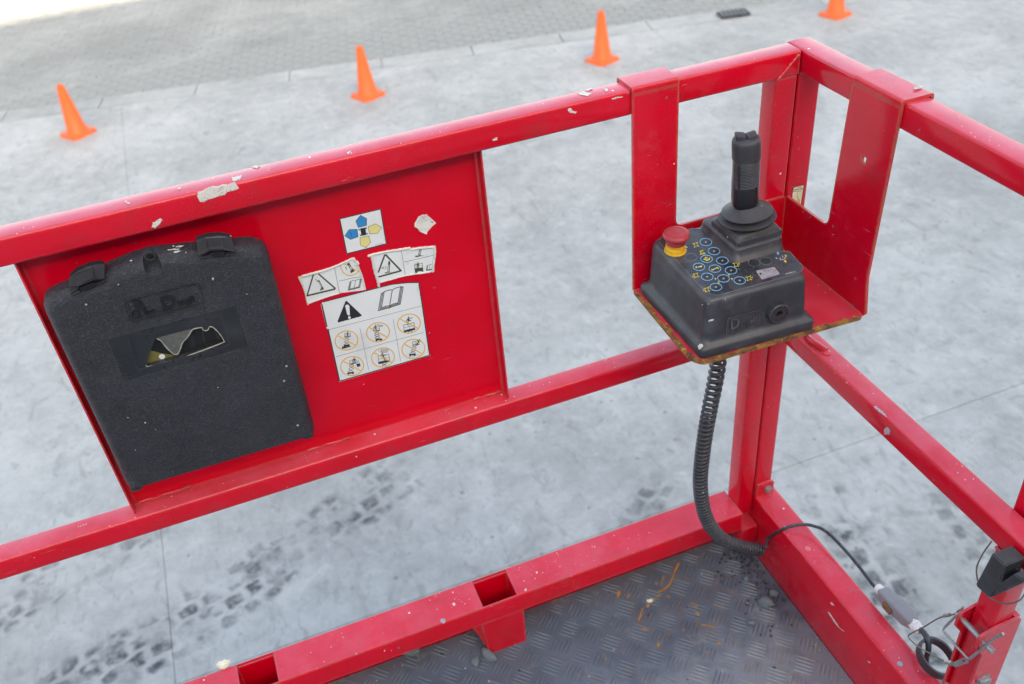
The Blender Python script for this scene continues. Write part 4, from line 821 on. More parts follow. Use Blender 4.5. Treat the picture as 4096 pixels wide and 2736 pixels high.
# ------------------------------------------------------------------ second guardrail (runs towards the camera)
XR = .002; g2 = thing('guardrail', 'red square tube guardrail meeting the other at the corner, no panel on it', 'guardrail', (.02, -.8, .0))
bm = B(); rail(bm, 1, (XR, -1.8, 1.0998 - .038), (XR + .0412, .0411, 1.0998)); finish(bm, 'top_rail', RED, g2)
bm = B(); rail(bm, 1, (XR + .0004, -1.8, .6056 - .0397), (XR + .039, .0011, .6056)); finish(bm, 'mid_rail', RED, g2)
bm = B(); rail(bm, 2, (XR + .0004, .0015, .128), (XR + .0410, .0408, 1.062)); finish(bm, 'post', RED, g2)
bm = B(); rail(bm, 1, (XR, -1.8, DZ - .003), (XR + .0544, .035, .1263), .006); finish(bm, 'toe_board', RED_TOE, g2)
bm = B(); plate(bm, fillet([(XR + .001, .120), (XR + .043, .120), (XR + .043, .161), (XR + .001, .161)], [0, 0, .008, .008]), lambda u, v, w: Vector((u, -.0045 + w, v)), .0055); tab = finish(bm, 'tab', RED, g2)
bm = B(); hexr = [(.0082, 0), (.0082, .005), (.0072, .0056)]; lathe(bm, [(.0095, 0), (.0095, .0015)], (.031, -.0046, .141), (0, -1, 0), 20); lathe(bm, hexr, (.031, -.0061, .141), (0, -1, 0), 6); finish(bm, 'bolt', ZINC, tab, 20)
ps = spline([on(*zF(548, 165), 2, .6062), on(*zF(575, 215), 2, .6105), on(*zF(640, 275), 2, .6125), on(*zF(725, 330), 2, .6115), on(*zF(800, 385), 2, .6100)], 6)
bm = B(); sweep(bm, ps, .0052, 12); hk = finish(bm, 'lanyard_anchor', RED, g2, 60)
for p in (ps[0], ps[-1]):
    bm = B(); bmesh.ops.create_icosphere(bm, subdivisions=2, radius=1)
    for v in bm.verts: v.co = Vector((v.co.x * .0085 * (1 + .2 * math.sin(9 * v.co.y)), v.co.y * .010, v.co.z * .0042)) + Vector((p.x, p.y, .6062))
    finish(bm, 'weld_bead', RED, hk, 60)
rv = on(*zG(427, 1397), 2, .1268); bm = B(); lathe(bm, [(.0052, 0), (.0048, .0012), (.0025, .0019), (.0001, .0020)], (rv.x, rv.y, .1262), (0, 0, 1), 18); finish(bm, 'rivet', ZINC, g2, 50)
F = Flat(lambda x, y, k: on(*zY(x, y), 1, .0013 - .00012 * k), [YELLOW_INK, INK, WHITE, CREAM])
F.poly([(628, 425), (1025, 335), (905, 1085), (870, 1190), (545, 1190), (555, 960), (590, 700)], 1, 1); F.poly([(655, 440), (1000, 358), (885, 1090), (850, 1190), (570, 1190), (585, 960), (610, 700)], 3, 2); F.poly([(640, 600), (710, 560), (690, 660), (640, 740), (605, 750), (610, 680)], 2, 3)
F.line([(655, 525), (785, 495)], 22, 1, 3); F.line([(645, 575), (775, 548)], 20, 1, 3); F.line([(795, 460), (900, 436), (890, 465)], 18, 1, 3); F.line([(790, 520), (845, 508)], 24, 1, 3); F.line([(865, 500), (900, 490)], 24, 1, 3); F.poly(F.ell((942, 483), 24, 24, 0, 14), 1, 3); F.line([(780, 578), (880, 560), (885, 535)], 14, 1, 3)
F.line([(800, 590), (780, 660), (780, 750)], 7, 1, 3); F.line([(782, 755), (805, 830), (850, 870), (855, 930), (825, 980), (795, 970), (782, 930), (805, 870)], 17, 1, 3)
F.build('sticker', g2, 'small pale yellow anchor point sticker on the corner post')
patch('paint_daub', [(1890, 395), (1860, 392), (1838, 405), (1850, 412), (1870, 405)], fTopZ(z7, 1.1062), .0004, WPAINT, g2, 2)
bead([(.003, .0006, .1290), (.022, .0004, .1290), (.043, .0006, .1290)], g2); bead([(.003, -.0002, 1.0618), (.022, .0004, 1.0605), (.043, .0006, 1.0610)], g2); bead([(.0030, .0012, .567), (.022, .0008, .5655), (.040, .0012, .567)], g2); bead([(.004, .0008, .607), (.022, .0006, .607), (.040, .0008, .607)], g2); bead([(.0015, -.5560, .5650), (.0012, -.574, .5645), (.0015, -.5915, .5650)], g2)
SCUFF = simple('scuffed_primer', (.42, .34, .38), .6, 0, .3, 200)
for pts, f in (([(1520, 1380), (1560, 1345), (1590, 1360), (1600, 1400), (1585, 1440), (1560, 1430), (1530, 1440)], lambda x, y, k: on(*zF(x, y), 0, XR + .0001 - k)), ([(1390, 1090), (1420, 1075), (1480, 1120), (1540, 1180), (1560, 1215), (1530, 1205), (1450, 1140)], lambda x, y, k: on(*zF(x, y), 2, .6060 + k)), ):
    patch('paint_scuff', pts, f, .0002, SCUFF, g2, 6)
for pts in ([(885, 1252), (895, 1258), (935, 1320), (962, 1342), (950, 1335), (920, 1308)], [(895, 1208), (908, 1216), (915, 1228), (902, 1222)], [(1060, 1468), (1070, 1470), (1072, 1480)]): patch('paint_scuff', pts, (lambda zz: lambda x, y, k: on(*zz(x, y), 0, XR - .0002 - k))(Z(2500, 1300, 1.092)), .0003, WPAINT, g2, 1)
# fold-down post in its locking sleeve, hanging under the mid rail
bm = B(); rail(bm, 2, (XR + .0006, -.5922, .225), (XR + .0385, -.5552, .5655)); finish(bm, 'folding_post', RED, g2)
bm = B(); rail(bm, 2, (XR + .042, -.570, .5), (XR + .081, -.5305, 1.058)); finish(bm, 'outer_post', RED, g2)
slv = B(); 
for y0, y1 in ((-.5548, -.5508), (-.5972, -.5932)):
    o = fillet([(.052, .215), (.052, .428), (.010, .428), (-.022, .420), (-.022, .392), (-.004, .365), (-.004, .215)], [0, .01, .004, .008, .006, .006, 0])
    plate(slv, o, lambda u, v, w, y0=y0: Vector((u, y0 + w, v)), y1 - y0)
box(slv, (.0425, -.5930, .215), (.0515, -.5550, .4275)); finish(slv, 'locking_sleeve', RED, g2, 30)
p0 = on(*zG(985, 985), 0, -.009); zc = .4035
bm = B(); sweep(bm, [(-.0115, -.542, zc), (-.0115, -.616, zc)], .0046, 12); pin = finish(bm, 'lock_pin', ZINC, g2, 40)
bm = B(); sweep(bm, spline([on(*zG(1305, 1140), 0, -.012), on(*zG(1215, 1190), 0, -.014), on(*zG(1120, 1270), 0, -.016), on(*zG(1015, 1358), 0, -.018)], 6), .0023, 8); finish(bm, 'bail_wire', ZINC, pin, 60)
bm = B(); sweep(bm, [on(*zG(1012, 1356), 0, -.018), on(*zG(900, 1240), 0, -.018), on(*zG(793, 1110), 0, -.018), on(*zG(812, 1080), 0, -.016), on(*zG(900, 992), 0, -.012), on(*zG(965, 915), 0, -.011)], .0021, 8); finish(bm, 'bail_wire', ZINC, pin, 60)
bl = on(*zG(1150, 1545), 1, -.6020); bm = B(); lathe(bm, [(.0125, 0), (.0125, .002), (.0100, .0022), (.0100, .007), (.008, .009), (.0001, .010)], (bl.x, -.5973, bl.z), (0, -1, 0), 18); finish(bm, 'bolt', ZINC, g2, 30)
# rubber stop bolted to the mid rail, V shaped
q = [on(*zG(*p), 0, -.010) for p in ((1330, 405), (1445, 510), (1395, 660), (1520, 580), (1620, 640), (1300, 790), (1180, 680))]
bm = B(); plate(bm, [(p.y, p.z) for p in q], lambda u, v, w: Vector((-.0335 + w, u, v)), .034)
bmesh.ops.bevel(bm, geom=bm.edges[:], offset=.0018, segments=2, affect='EDGES'); finish(bm, 'rubber_stop', RUBBER, g2, 30)

# wire lanyards
def wire(name, pts, r, label, m=WIRE):
    bm = B(); sweep(bm, spline(pts, 10), r, 7); o = finish(bm, name, m, None, 60); return tag(o, label, 'lanyard', 'thin wire rope lanyards at the folding post')
wire('wire_lanyard', [on(*zG(1207, 350), 0, .012), on(*zG(1125, 470), 0, -.004), on(*zG(1078, 590), 0, -.014), on(*zG(1105, 730), 0, -.018), on(*zG(1200, 835), 0, -.018), on(*zG(1330, 884), 0, -.016), on(*zG(1430, 865), 0, -.010), on(*zG(1470, 830), 0, -.004), on(*zG(1500, 780), 0, .001)], .00115, 'thin rusty wire lanyard looping below the black rubber stop')
wl2 = thing('wire_lanyard', 'thin wire lanyard from the lock pin to a small metal tag above the cable ring', 'lanyard', on(*zG(800, 1200), 0, -.02), 'thin wire rope lanyards at the folding post')
bm = B(); sweep(bm, spline([on(*zG(935, 935), 0, -.012), on(*zG(880, 975), 0, -.014), on(*zG(760, 1005), 0, -.018), on(*zG(620, 1088), 0, -.022), on(*zG(510, 1145), 0, -.026), on(*zG(505, 1180), 0, -.028), on(*zG(580, 1248), 0, -.028), on(*zG(700, 1318), 0, -.025), on(*zG(830, 1385), 0, -.020)], 10), .00115, 7); finish(bm, 'rope', WIRE, wl2, 60)
bm = B(); sweep(bm, [on(*zG(805, 985), 0, -.0165), on(*zG(850, 978), 0, -.0150)], .0033, 8); finish(bm, 'ferrule', ZINC, wl2, 40)
bm = B(); sweep(bm, [on(*zG(815, 1378), 0, -.020), on(*zG(870, 1395), 0, -.019)], .0038, 8); finish(bm, 'ferrule', ZINC, wl2, 40)
q = [on(*zG(*p), 0, -.018) for p in ((875, 1385), (980, 1340), (1005, 1365), (1000, 1392), (900, 1428), (870, 1410))]
bm = B(); plate(bm, [(p.y, p.z) for p in q], lambda u, v, w: Vector((-.018 + w, u, v)), .0016, [[(p.y, p.z) for p in (on(*zG(968 + 14 * math.cos(a), 1372 + 16 * math.sin(a)), 0, -.018) for a in (2 * math.pi * k / 10 for k in range(10)))]]); finish(bm, 'end_tag', ZINC, wl2, 0)

# ------------------------------------------------------------------ control bracket
bk = thing('control_bracket', 'red folded steel bracket hooked over both top rails under the control box', 'bracket', (-.145, -.11, .7525))
FZ = .7565; th = .0042
def fr_left(u, v, w): return Vector((u, -.0012 - w, v))
o = fillet([(-.2852, FZ - .0046), (-.2852, 1.094), (-.2096, 1.094), (-.2086, .8555), (-.0032, .8555), (-.0032, FZ - .0046)], [.004, 0, 0, .014, .006, 0])
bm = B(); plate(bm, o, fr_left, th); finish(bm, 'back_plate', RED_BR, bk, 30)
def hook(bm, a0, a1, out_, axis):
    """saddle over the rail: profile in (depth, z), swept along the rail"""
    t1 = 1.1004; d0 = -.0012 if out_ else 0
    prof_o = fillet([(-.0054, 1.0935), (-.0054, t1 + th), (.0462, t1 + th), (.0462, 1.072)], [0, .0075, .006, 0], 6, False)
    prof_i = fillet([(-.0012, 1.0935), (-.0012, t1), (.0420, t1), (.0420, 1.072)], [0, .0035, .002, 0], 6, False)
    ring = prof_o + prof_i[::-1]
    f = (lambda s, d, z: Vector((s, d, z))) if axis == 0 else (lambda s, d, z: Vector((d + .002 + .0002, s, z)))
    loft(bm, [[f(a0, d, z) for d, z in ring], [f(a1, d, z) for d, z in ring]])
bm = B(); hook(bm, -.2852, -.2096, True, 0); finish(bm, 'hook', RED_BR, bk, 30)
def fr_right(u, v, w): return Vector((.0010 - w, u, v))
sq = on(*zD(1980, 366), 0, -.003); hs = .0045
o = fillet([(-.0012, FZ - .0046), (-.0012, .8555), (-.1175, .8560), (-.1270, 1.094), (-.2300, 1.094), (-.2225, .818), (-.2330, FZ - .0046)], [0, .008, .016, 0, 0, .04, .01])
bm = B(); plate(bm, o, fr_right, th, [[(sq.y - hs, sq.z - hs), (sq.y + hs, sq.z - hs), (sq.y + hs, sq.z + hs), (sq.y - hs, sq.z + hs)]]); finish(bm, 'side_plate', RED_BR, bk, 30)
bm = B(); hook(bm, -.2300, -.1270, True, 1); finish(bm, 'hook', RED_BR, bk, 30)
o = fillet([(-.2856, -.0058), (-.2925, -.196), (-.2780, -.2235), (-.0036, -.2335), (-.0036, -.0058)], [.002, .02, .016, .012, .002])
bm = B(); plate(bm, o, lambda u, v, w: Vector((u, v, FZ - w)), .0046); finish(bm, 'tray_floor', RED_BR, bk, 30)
for a, b, ax in ((-.2846, -.0080, 0), (-.0070, -.2290, 1)):
    bm = B(); pr_ = fillet([(-.0054, FZ + .008), (-.0054, FZ - .0042), (.012 if False else -.018, FZ - .0042)], [0, .010, 0], 6, False); pi_ = fillet([(-.0012, FZ + .008), (-.0012, FZ - .0046), (-.018, FZ - .0046)], [0, .0, 0], 6, False)
    bm.free()
bm = B(); ry = -.2285
rim = [(-.286, -.02, FZ), (-.2915, -.195, FZ)]
# rust crust along the tray's front edge
def crust(pts, w, m, nm):
    ps = spline([Vector(p) for p in pts], 10); bm2 = B(); rr = random.Random(4); a = []; b = []; c = []
    for i, p in enumerate(ps):
        t = (ps[min(i + 1, len(ps) - 1)] - ps[max(i - 1, 0)]).normalized(); n = Vector((t.y, -t.x, 0)) * -1
        ww = w * rr.uniform(.3, 1.0); a.append(bm2.verts.new(p + Vector((0, 0, .0004)) + n * ww)); b.append(bm2.verts.new(p + Vector((0, 0, .0005)) - n * .0006)); c.append(bm2.verts.new(p - n * .0007 + Vector((0, 0, -.0045))))
    for i in range(len(ps) - 1): bm2.faces.new((a[i], a[i + 1], b[i + 1], b[i])); bm2.faces.new((b[i], b[i + 1], c[i + 1], c[i]))
    finish(bm2, nm, m, bk, 40)
bm.free()
def rust_edge():
    t = NT('rusted_edge'); c = t.mix(t.ramp(t.noise(60, 6, .7), .35, .65), (.10, .042, .022), (.34, .155, .035)); c = t.mix(t.ramp(t.noise(150, 4), .58, .66), c, (.46, .24, .05)); t.bump(t.noise(300, 4), .4, .0015); return t.out(c, .8)
RE = rust_edge()
crust([(-.2868, -.012, FZ), (-.2890, -.080, FZ), (-.2908, -.150, FZ), (-.2916, -.190, FZ), (-.2890, -.2085, FZ), (-.2780, -.2220, FZ), (-.262, -.2238, FZ), (-.20, -.2262, FZ), (-.12, -.2290, FZ), (-.05, -.2316, FZ), (-.012, -.2330, FZ)], .010, RE, 'rusty_edge')

# ------------------------------------------------------------------ control box
cb = thing('control_box', 'dark grey joystick control box sitting in the red bracket tray', 'control box', (-.185, -.118, FZ))
def tz(y): return .8500 + (y + .2) * .065
def shear(p): k = max(0, min(1, (p.z - .775) / .075)); return Vector((p.x, p.y, p.z + (p.y + .2) * .065 * k))
quad = [(-.2795, -.0140), (-.2795, -.2172), (-.0885, -.2265), (-.0800, -.0140)]
quad = [Vector(q) for q in quad]
def ringq(d, r, z):
    c = [(quad[0].x + d, quad[0].y - d), (quad[1].x + d, quad[1].y + d), (quad[2].x - d, quad[2].y + d), (quad[3].x - d, quad[3].y - d)]
    return [shear(Vector((x, y, z))) for x, y in fillet(c, r, 6)]
bm = B(); S0 = FZ + .0006
rings = [ringq(.0006, .010, S0), ringq(0, .010, S0 + .002), ringq(0, .010, S0 + .0125), ringq(.0018, .010, S0 + .0165), ringq(.0062, .011, S0 + .0195), ringq(.0092, .012, S0 + .0235), ringq(.0105, .013, S0 + .030), ringq(.0130, .014, .8360), ringq(.0138, .0145, .8430), ringq(.0158, .015, .8475), ringq(.0192, .016, .8496), ringq(.0225, .016, .8500)]
loft(bm, rings); housing = finish(bm, 'housing', BOX, cb, 40)
# raised seat of the joystick
def sq_ring(x0, x1, y0, y1, r, z): return [Vector((x, y, z)) for x, y in fillet([(x0, y1), (x0, y0), (x1, y0), (x1, y1)], r, 5)]
bm = B(); bz = .852
rings = [sq_ring(-.1900, -.0935, -.1450, -.026, .018, bz), sq_ring(-.1840, -.0938, -.1395, -.0275, .014, .8590), sq_ring(-.1805, -.0942, -.1365, -.029, .012, .8620), sq_ring(-.1790, -.0943, -.1350, -.030, .011, .8690), sq_ring(-.1778, -.0950, -.1338, -.031, .010, .8715), sq_ring(-.1745, -.0970, -.1310, -.033, .009, .8728)]
loft(bm, rings); finish(bm, 'joystick_seat', BOX, cb, 50)
# label: L-shaped glossy overlay
TN = Vector((0, -.065, 1)).normalized(); T0 = Vector((-.18, -.2, .8500))
ftop = lambda x, y, k: onp(*zM(x, y), T0 + TN * (.0004 + .00015 * k), TN)
lab_o = fillet([(90, 320), (150, 262), (480, 182), (610, 182), (690, 245), (850, 450), (930, 528), (1060, 545), (1490, 440), (1590, 440), (1745, 615), (1730, 668), (1640, 705), (790, 942), (700, 938), (620, 890)], [30, 30, 60, 60, 40, 60, 60, 60, 60, 50, 40, 30, 60, 60, 40, 60], 4)
FL = Flat(ftop, [LABEL, LBLUE, LYEL, SMOKE, GREYP, WHITE, INK]); FL.poly(lab_o, 0, 0)
FL.line(lab_o, 3, 4, 1, True)
FL.poly(fillet([(1195, 660), (1425, 612), (1498, 700), (1270, 775)], 10), 6, 1); FL.poly(fillet([(1205, 664), (1420, 620), (1486, 702), (1275, 766)], 8), 3, 2)
for pts in ([(1245, 690), (1265, 685), (1275, 705), (1255, 712)], [(1340, 660), (1358, 662), (1350, 672)], [(1372, 640), (1382, 648), (1376, 660)], [(1300, 660), (1312, 664), (1306, 674)]): FL.poly(pts, 6, 3)
def machine(c, s, bar):
    u, v = (.95 * s, -.25 * s), (.28 * s, .92 * s)
    FL.line(rotpts(c, [(-14, -16), (14, -16), (14, 16), (-14, 16)], u, v), 4.5, 2, 2, True)
    for a in ((-20, -18), (20, -18), (20, 18), (-20, 18)): FL.line(rotpts(c, [(a[0] - 5, a[1]), (a[0] + 5, a[1])], u, v), 8, 2, 2)
    if bar: FL.line(rotpts(c, [(bar * 34, -9), (bar * 34, 9)], u, v), 5, 2, 2); FL.line(rotpts(c, [(bar * 20, 0), (bar * 36, 0)], u, v), 6, 2, 2)
for c, b in (((523, 368), 0), ((980, 595), 1), ((525, 718), -1), ((650, 880), -1), ((1128, 750), 1)): machine(c, 1.25, b)
for k in range(4): FL.line([(575 + 14 * k, 435 + 6 * k), (575 + 16 * k, 480 - 3 * k)], 5, 2, 2)
FL.line([(565, 445), (605, 430)], 8, 2, 2); FL.line([(570, 478), (632, 470)], 8, 2, 2)
for c in ((898, 712), (932, 755), (745, 755), (780, 795)): FL.line([(c[0] - 10, c[1]), (c[0] + 12, c[1] - 5)], 7, 2, 2); FL.line([(c[0] + 2, c[1]), (c[0] + 6, c[1] + 14)], 7, 2, 2)
FL.poly([(1455, 445), (1478, 462), (1466, 464), (1474, 482), (1454, 482), (1450, 466), (1438, 468)], 1, 2); FL.poly([(1430, 525), (1438, 508), (1462, 530)], 1, 2); FL.poly([(1536, 480), (1568, 496), (1546, 508)], 2, 2); FL.poly([(1522, 546), (1546, 540), (1552, 556), (1562, 558), (1552, 572), (1530, 562), (1534, 558)], 2, 2)
FL.line([(1478, 530), (1488, 542), (1548, 522), (1530, 508)], 4, 5, 2); FL.line([(1482, 512), (1490, 530)], 5, 5, 2); FL.line([(1506, 492), (1518, 512)], 5, 5, 2)
FL.text('09140031 B', (1545, 710), (23, -6), (5, -24), 5, 2)
for k in range(26):
    a = (rnd.uniform(680, 1620), rnd.uniform(560, 860)); 
    d = rnd.uniform(0, 6.28); L_ = rnd.uniform(10, 46); 
    if a[1] < 940 - (a[0] - 790) * .27 - 30 and a[1] > 560: FL.line([a, (a[0] + L_ * math.cos(d), a[1] + L_ * .6 * math.sin(d))], 1.6, 4, 2)
FL.build('label', cb, 'glossy black control label with yellow machine symbols')
# membrane buttons
btn = [(637, 337), (730, 440), (645, 529), (826, 549), (558, 620), (740, 640), (924, 660), (653, 733), (838, 752), (1023, 775), (751, 850)]
for i, c in enumerate(btn):
    Fb = Flat(ftop, [DARKPL, LBLUE, GREYP, LYEL])
    Fb.poly(Fb.ell(c, 62, 40, .06, 24), 0, 1.5); Fb.line(Fb.ell(c, 67, 42, .06, 30), 8, 1, 3, True); Fb.poly(Fb.ell(c, 13, 10, 0, 12), 2, 4)
    if i == 2: Fb.line([(c[0] - 34, c[1] + 2), (c[0] - 10, c[1] + 10), (c[0] + 6, c[1] + 18), (c[0] + 30, c[1] + 4), (c[0] + 38, c[1] - 14)], 13, 3, 3); Fb.line([(c[0] - 24, c[1] - 10), (c[0] - 2, c[1] - 20), (c[0] + 14, c[1] - 14)], 9, 3, 3)
    if i == 4: Fb.poly([(c[0] - 40, c[1] - 4), (c[0] - 34, c[1] + 16), (c[0] - 20, c[1] + 8), (c[0] + 36, c[1] + 2), (c[0] + 38, c[1] - 14), (c[0] + 20, c[1] - 16), (c[0] - 10, c[1] - 2), (c[0] - 24, c[1] - 2)], 3, 3)
    if i == 5: Fb.line([(c[0] - 42, c[1] + 8), (c[0] - 22, c[1] + 14), (c[0] - 10, c[1] + 4)], 12, 3, 3); Fb.line([(c[0] + 12, c[1] - 4), (c[0] + 28, c[1] - 12), (c[0] + 44, c[1] + 2)], 12, 3, 3); Fb.poly([(c[0] - 38, c[1] + 16), (c[0] - 26, c[1] + 10), (c[0] - 18, c[1] + 24)], 3, 3)
    Fb.build('button', cb)
# three blank moulded button outlines
for c in ((468, 510), (1322, 552), (1188, 572)):
    Fb = Flat(ftop, [DARKPL, GREYP]); Fb.line(Fb.ell(c, 68, 42, .06, 28), 2.5, 1, 2, True); Fb.poly(Fb.ell(c, 66, 40, .06, 28), 0, 1); Fb.build('blank_button', cb)
# emergency stop
ec = onp(*zM(288, 432), T0, TN); es = bpy.data.objects.new('emergency_stop', None)
bm = B(); lathe(bm, [(.0172, 0), (.0172, .001), (.0168, .0014)], ec, TN, 32); esb = finish(bm, 'emergency_stop', ESYEL, cb, 40)
bm = B(); lathe(bm, [(.0152, .0012), (.0152, .0085), (.0146, .0095), (.0140, .0096), (.0140, .014)], ec, TN, 32); finish(bm, 'collar', ESYEL, esb, 40)
bm = B()
for k in range(40):
    a = 2 * math.pi * k / 40; u = TN.cross(Vector((0, 1, 0))).normalized(); v = TN.cross(u); p = ec + TN * .0122 + (u * math.cos(a) + v * math.sin(a)) * .0142
    box(bm, p - Vector((.0006, .0006, .0016)), p + Vector((.0006, .0006, .0016)))
tag(finish(bm, 'ribs', ESYEL, esb, 0), kind='stuff')
bm = B(); lathe(bm, [(.0140, .0140), (.0152, .0150), (.0155, .0230), (.0170, .0245), (.0198, .0262), (.0208, .0282), (.0206, .0300), (.0192, .0325), (.0160, .0340), (.0128, .0343), (.0118, .0341), (.0060, .0346), (.0001, .0347)], ec, TN, 40); finish(bm, 'mushroom_head', ESRED, esb, 40)
# joystick
jc = Vector((-.1330, -.0890, 0)); js = B()
def sqr(h, r, z): return [Vector((x + jc.x - h, y + jc.y - h, z)) for x, y in rrect(2 * h, 2 * h, r, 5)]
loft(js, [sqr(.0375, .004, .8712), sqr(.0398, .005, .8730), sqr(.0398, .005, .8790), sqr(.0392, .006, .8806), sqr(.0372, .008, .8815), sqr(.0362, .009, .8850), sqr(.0345, .012, .8872), sqr(.0300, .018, .8882), sqr(.0270, .0268, .8895)]); joy = finish(js, 'joystick', RUBBER, cb, 40, 'black joystick with ribbed grip and two thumb buttons')
top = Vector((-.1425, -.0815, 1.030)); basep = Vector((-.1335, -.0885, .905)); ax = (top - basep).normalized()
bm = B(); lathe(bm, [(.030, -.016), (.0415, -.0115), (.0438, -.0095), (.0436, -.0082), (.034, -.0070), (.0255, -.0055), (.0262, -.0035), (.0355, -.0015), (.0388, .0002), (.0386, .0016), (.030, .0058), (.0235, .0105), (.0205, .0125), (.0190, .0135)], basep - ax * .001, ax, 40); finish(bm, 'bellows', RUBBER, joy, 50)
u_ = Vector((.35, .94, 0)); u_ = (u_ - ax * u_.dot(ax)).normalized(); v_ = ax.cross(u_)     # u_: the grip's wide direction is close to the view's side
def oval(h, a, b, sh=0.0, p=2.4, n=32):
    res = []
    for k in range(n):
        t = 2 * math.pi * k / n; c, s_ = math.cos(t), math.sin(t); res.append(basep + ax * h + v_ * (sh + a * math.copysign(abs(c) ** (2 / p), c)) + u_ * (b * math.copysign(abs(s_) ** (2 / p), s_)))
    return res
bm = B(); loft(bm, [oval(.0100, .0165, .0165, .003), oval(.012, .0180, .0180, .003), oval(.018, .0202, .0202, .003), oval(.035, .0202, .0202, .002), oval(.050, .0199, .0200, .0015), oval(.070, .0196, .0198, .0), oval(.088, .0194, .0196, -.001), oval(.0885, .0188, .0190, -.001)]); finish(bm, 'grip', GRIP, joy, 50)
bm = B(); loft(bm, [oval(.0888, .0184, .0190, -.001), oval(.0893, .0206, .0208, -.001), oval(.110, .0208, .0210, -.0015), oval(.1155, .0203, .0205, -.0015), oval(.1190, .0188, .0190, -.0015), oval(.1205, .0150, .0155, -.0015)]); finish(bm, 'grip_cap', RUBBER, joy, 50)
for k in range(17):
    h = .0465 + k * .0024; bm = B()
    ra = .0199 - (h - .0465) / .04 * .0005; sh = .0015 - (h - .0465) / .04 * .002
    full = oval(h, ra - .0001, ra + .0002, sh, 2.4, 40); fu = oval(h + .0012, ra + .0001, ra + .0004, sh, 2.4, 40); mid_ = oval(h + .0006, ra + .0009, ra + .0011, sh, 2.4, 40)
    sel = [i for i in range(40) if (full[i] - (basep + ax * h)).dot(Vector((.22, -.975, 0))) > -.002 ]
    sel.sort(key=lambda i: (i - 20) % 40 if True else i)
    # keep ring order contiguous
    start = next(i for i in range(40) if i in sel and (i - 1) % 40 not in sel); run = []; i = start
    while i % 40 in sel and len(run) < 40: run.append(i % 40); i += 1
    loft(bm, [[full[i] for i in run], [mid_[i] for i in run], [fu[i] for i in run]], False, False); finish(bm, 'rib', RIBM, joy, 70)
bm = B(); pth = [basep + ax * h + Vector((-.86, -.50, 0)).normalized() * (.0196 + o) for h, o in ((.088, -.001), (.080, .0012), (.060, .0008), (.040, .0010), (.020, .0004))]
for a in (0,): sweep(bm, spline(pth, 6), .0026, 8)
finish(bm, 'trigger', GRIP, joy, 50)
for s, hh in ((-1, .0), (1, .0016)):
    c = basep + ax * .1200 + v_ * (s * .0078 - .0015) + u_ * (.001 if s < 0 else .002); bm = B()
    f = lambda a, b, z: c + v_ * a + u_ * b + ax * (z + (a * .22 * s))
    rr_ = lambda w, h, z: [f(x - w, y - h, z) for x, y in rrect(2 * w, 2 * h, min(w, h) * .5, 4)]
    loft(bm, [rr_(.0074, .0095, -.001), rr_(.0074, .0095, .0030 + hh), rr_(.0068, .0088, .0046 + hh), rr_(.0054, .0074, .0052 + hh)]); finish(bm, 'thumb_button', RUBBER, joy, 40)
# knob, name plate and spatter on the front face
p1, p2, p3 = ringq(.0105, .013, .79)[8], ringq(.0105, .013, .79)[16], ringq(.0130, .014, .836)[12]
fa = Vector((quad[1].x + .0118, quad[1].y + .0118, .80)); fb = Vector((quad[2].x - .0118, quad[2].y + .0118, .80)); fx = (fb - fa).normalized(); FN = Vector((fx.y, -fx.x, .055)).normalized()
F0 = fa + FN * .0002
kn = onp(*zK(1022, 1220), F0 + FN * .010, FN)- FN * .010
bm = B(); n_ = 72
fu_ = Vector((0, 0, 1)) - FN * FN.z; fu_.normalize(); fv_ = FN.cross(fu_)
def gear(r, h, j=0.0): return [kn + FN * h + (fu_ * math.cos(2 * math.pi * k / n_) + fv_ * math.sin(2 * math.pi * k / n_)) * (r + (j if k % 2 else 0)) for k in range(n_)]
loft(bm, [gear(.0168, -.002), gear(.0168, .0008), gear(.0158, .001, .0008), gear(.0158, .0105, .0008), gear(.0150, .0118), gear(.0138, .0120), gear(.0134, .0108), gear(.0056, .0112), gear(.0052, .0106), gear(.0050, .0040)], True); knob = finish(bm, 'cable_gland', DARKPL, cb, 40)
bm = B(); lathe(bm, [(.0052, .0), (.0001, .0001)], kn + FN * .0043, FN, 20); finish(bm, 'gland_hole', BLACK, knob, 0)
ff = lambda x, y, k: onp(*zM(x, y), F0 + FN * (.0001 + .0007 * k), FN)
emboss('name_frame', strip(fillet([(885, 1210), (1280, 1108), (1285, 1290), (865, 1400)], 34), 10, True), BOX, cb, .0016, ff)
emboss('lettering', tpoly('D', (918, 1335), (150, -42), (-10, -165), .02) + tpoly('ingli', (1036, 1318), (122, -36), (-6, -118), .03), BOX, cb, .0017, ff)
for pts in ([(665, 1235), (690, 1218), (722, 1215), (750, 1200), (745, 1222), (700, 1238), (668, 1246)], [(1118, 1380), (1150, 1362), (1180, 1356), (1212, 1335), (1210, 1360), (1170, 1372), (1130, 1384)], [(1258, 1330), (1272, 1318), (1278, 1345), (1268, 1352)], [(1660, 990), (1672, 984), (1664, 1020), (1656, 1010)], [(1540, 1295), (1562, 1290), (1555, 1302)], [(1222, 1182), (1240, 1170), (1236, 1185), (1226, 1190)],
            [(1045, 1060), (1100, 1030), (1140, 1010), (1170, 985), (1150, 1022), (1100, 1045)], [(590, 1050), (605, 1048), (598, 1064)], [(655, 1042), (680, 1034), (672, 1052)]): patch('paint_fleck', pts, ff, .5, WPAINT, cb, 3)
cor = onp(*zM(578, 1535), Vector((-.272, -.2145, .775)), Vector((-.7, -.7, .1)))
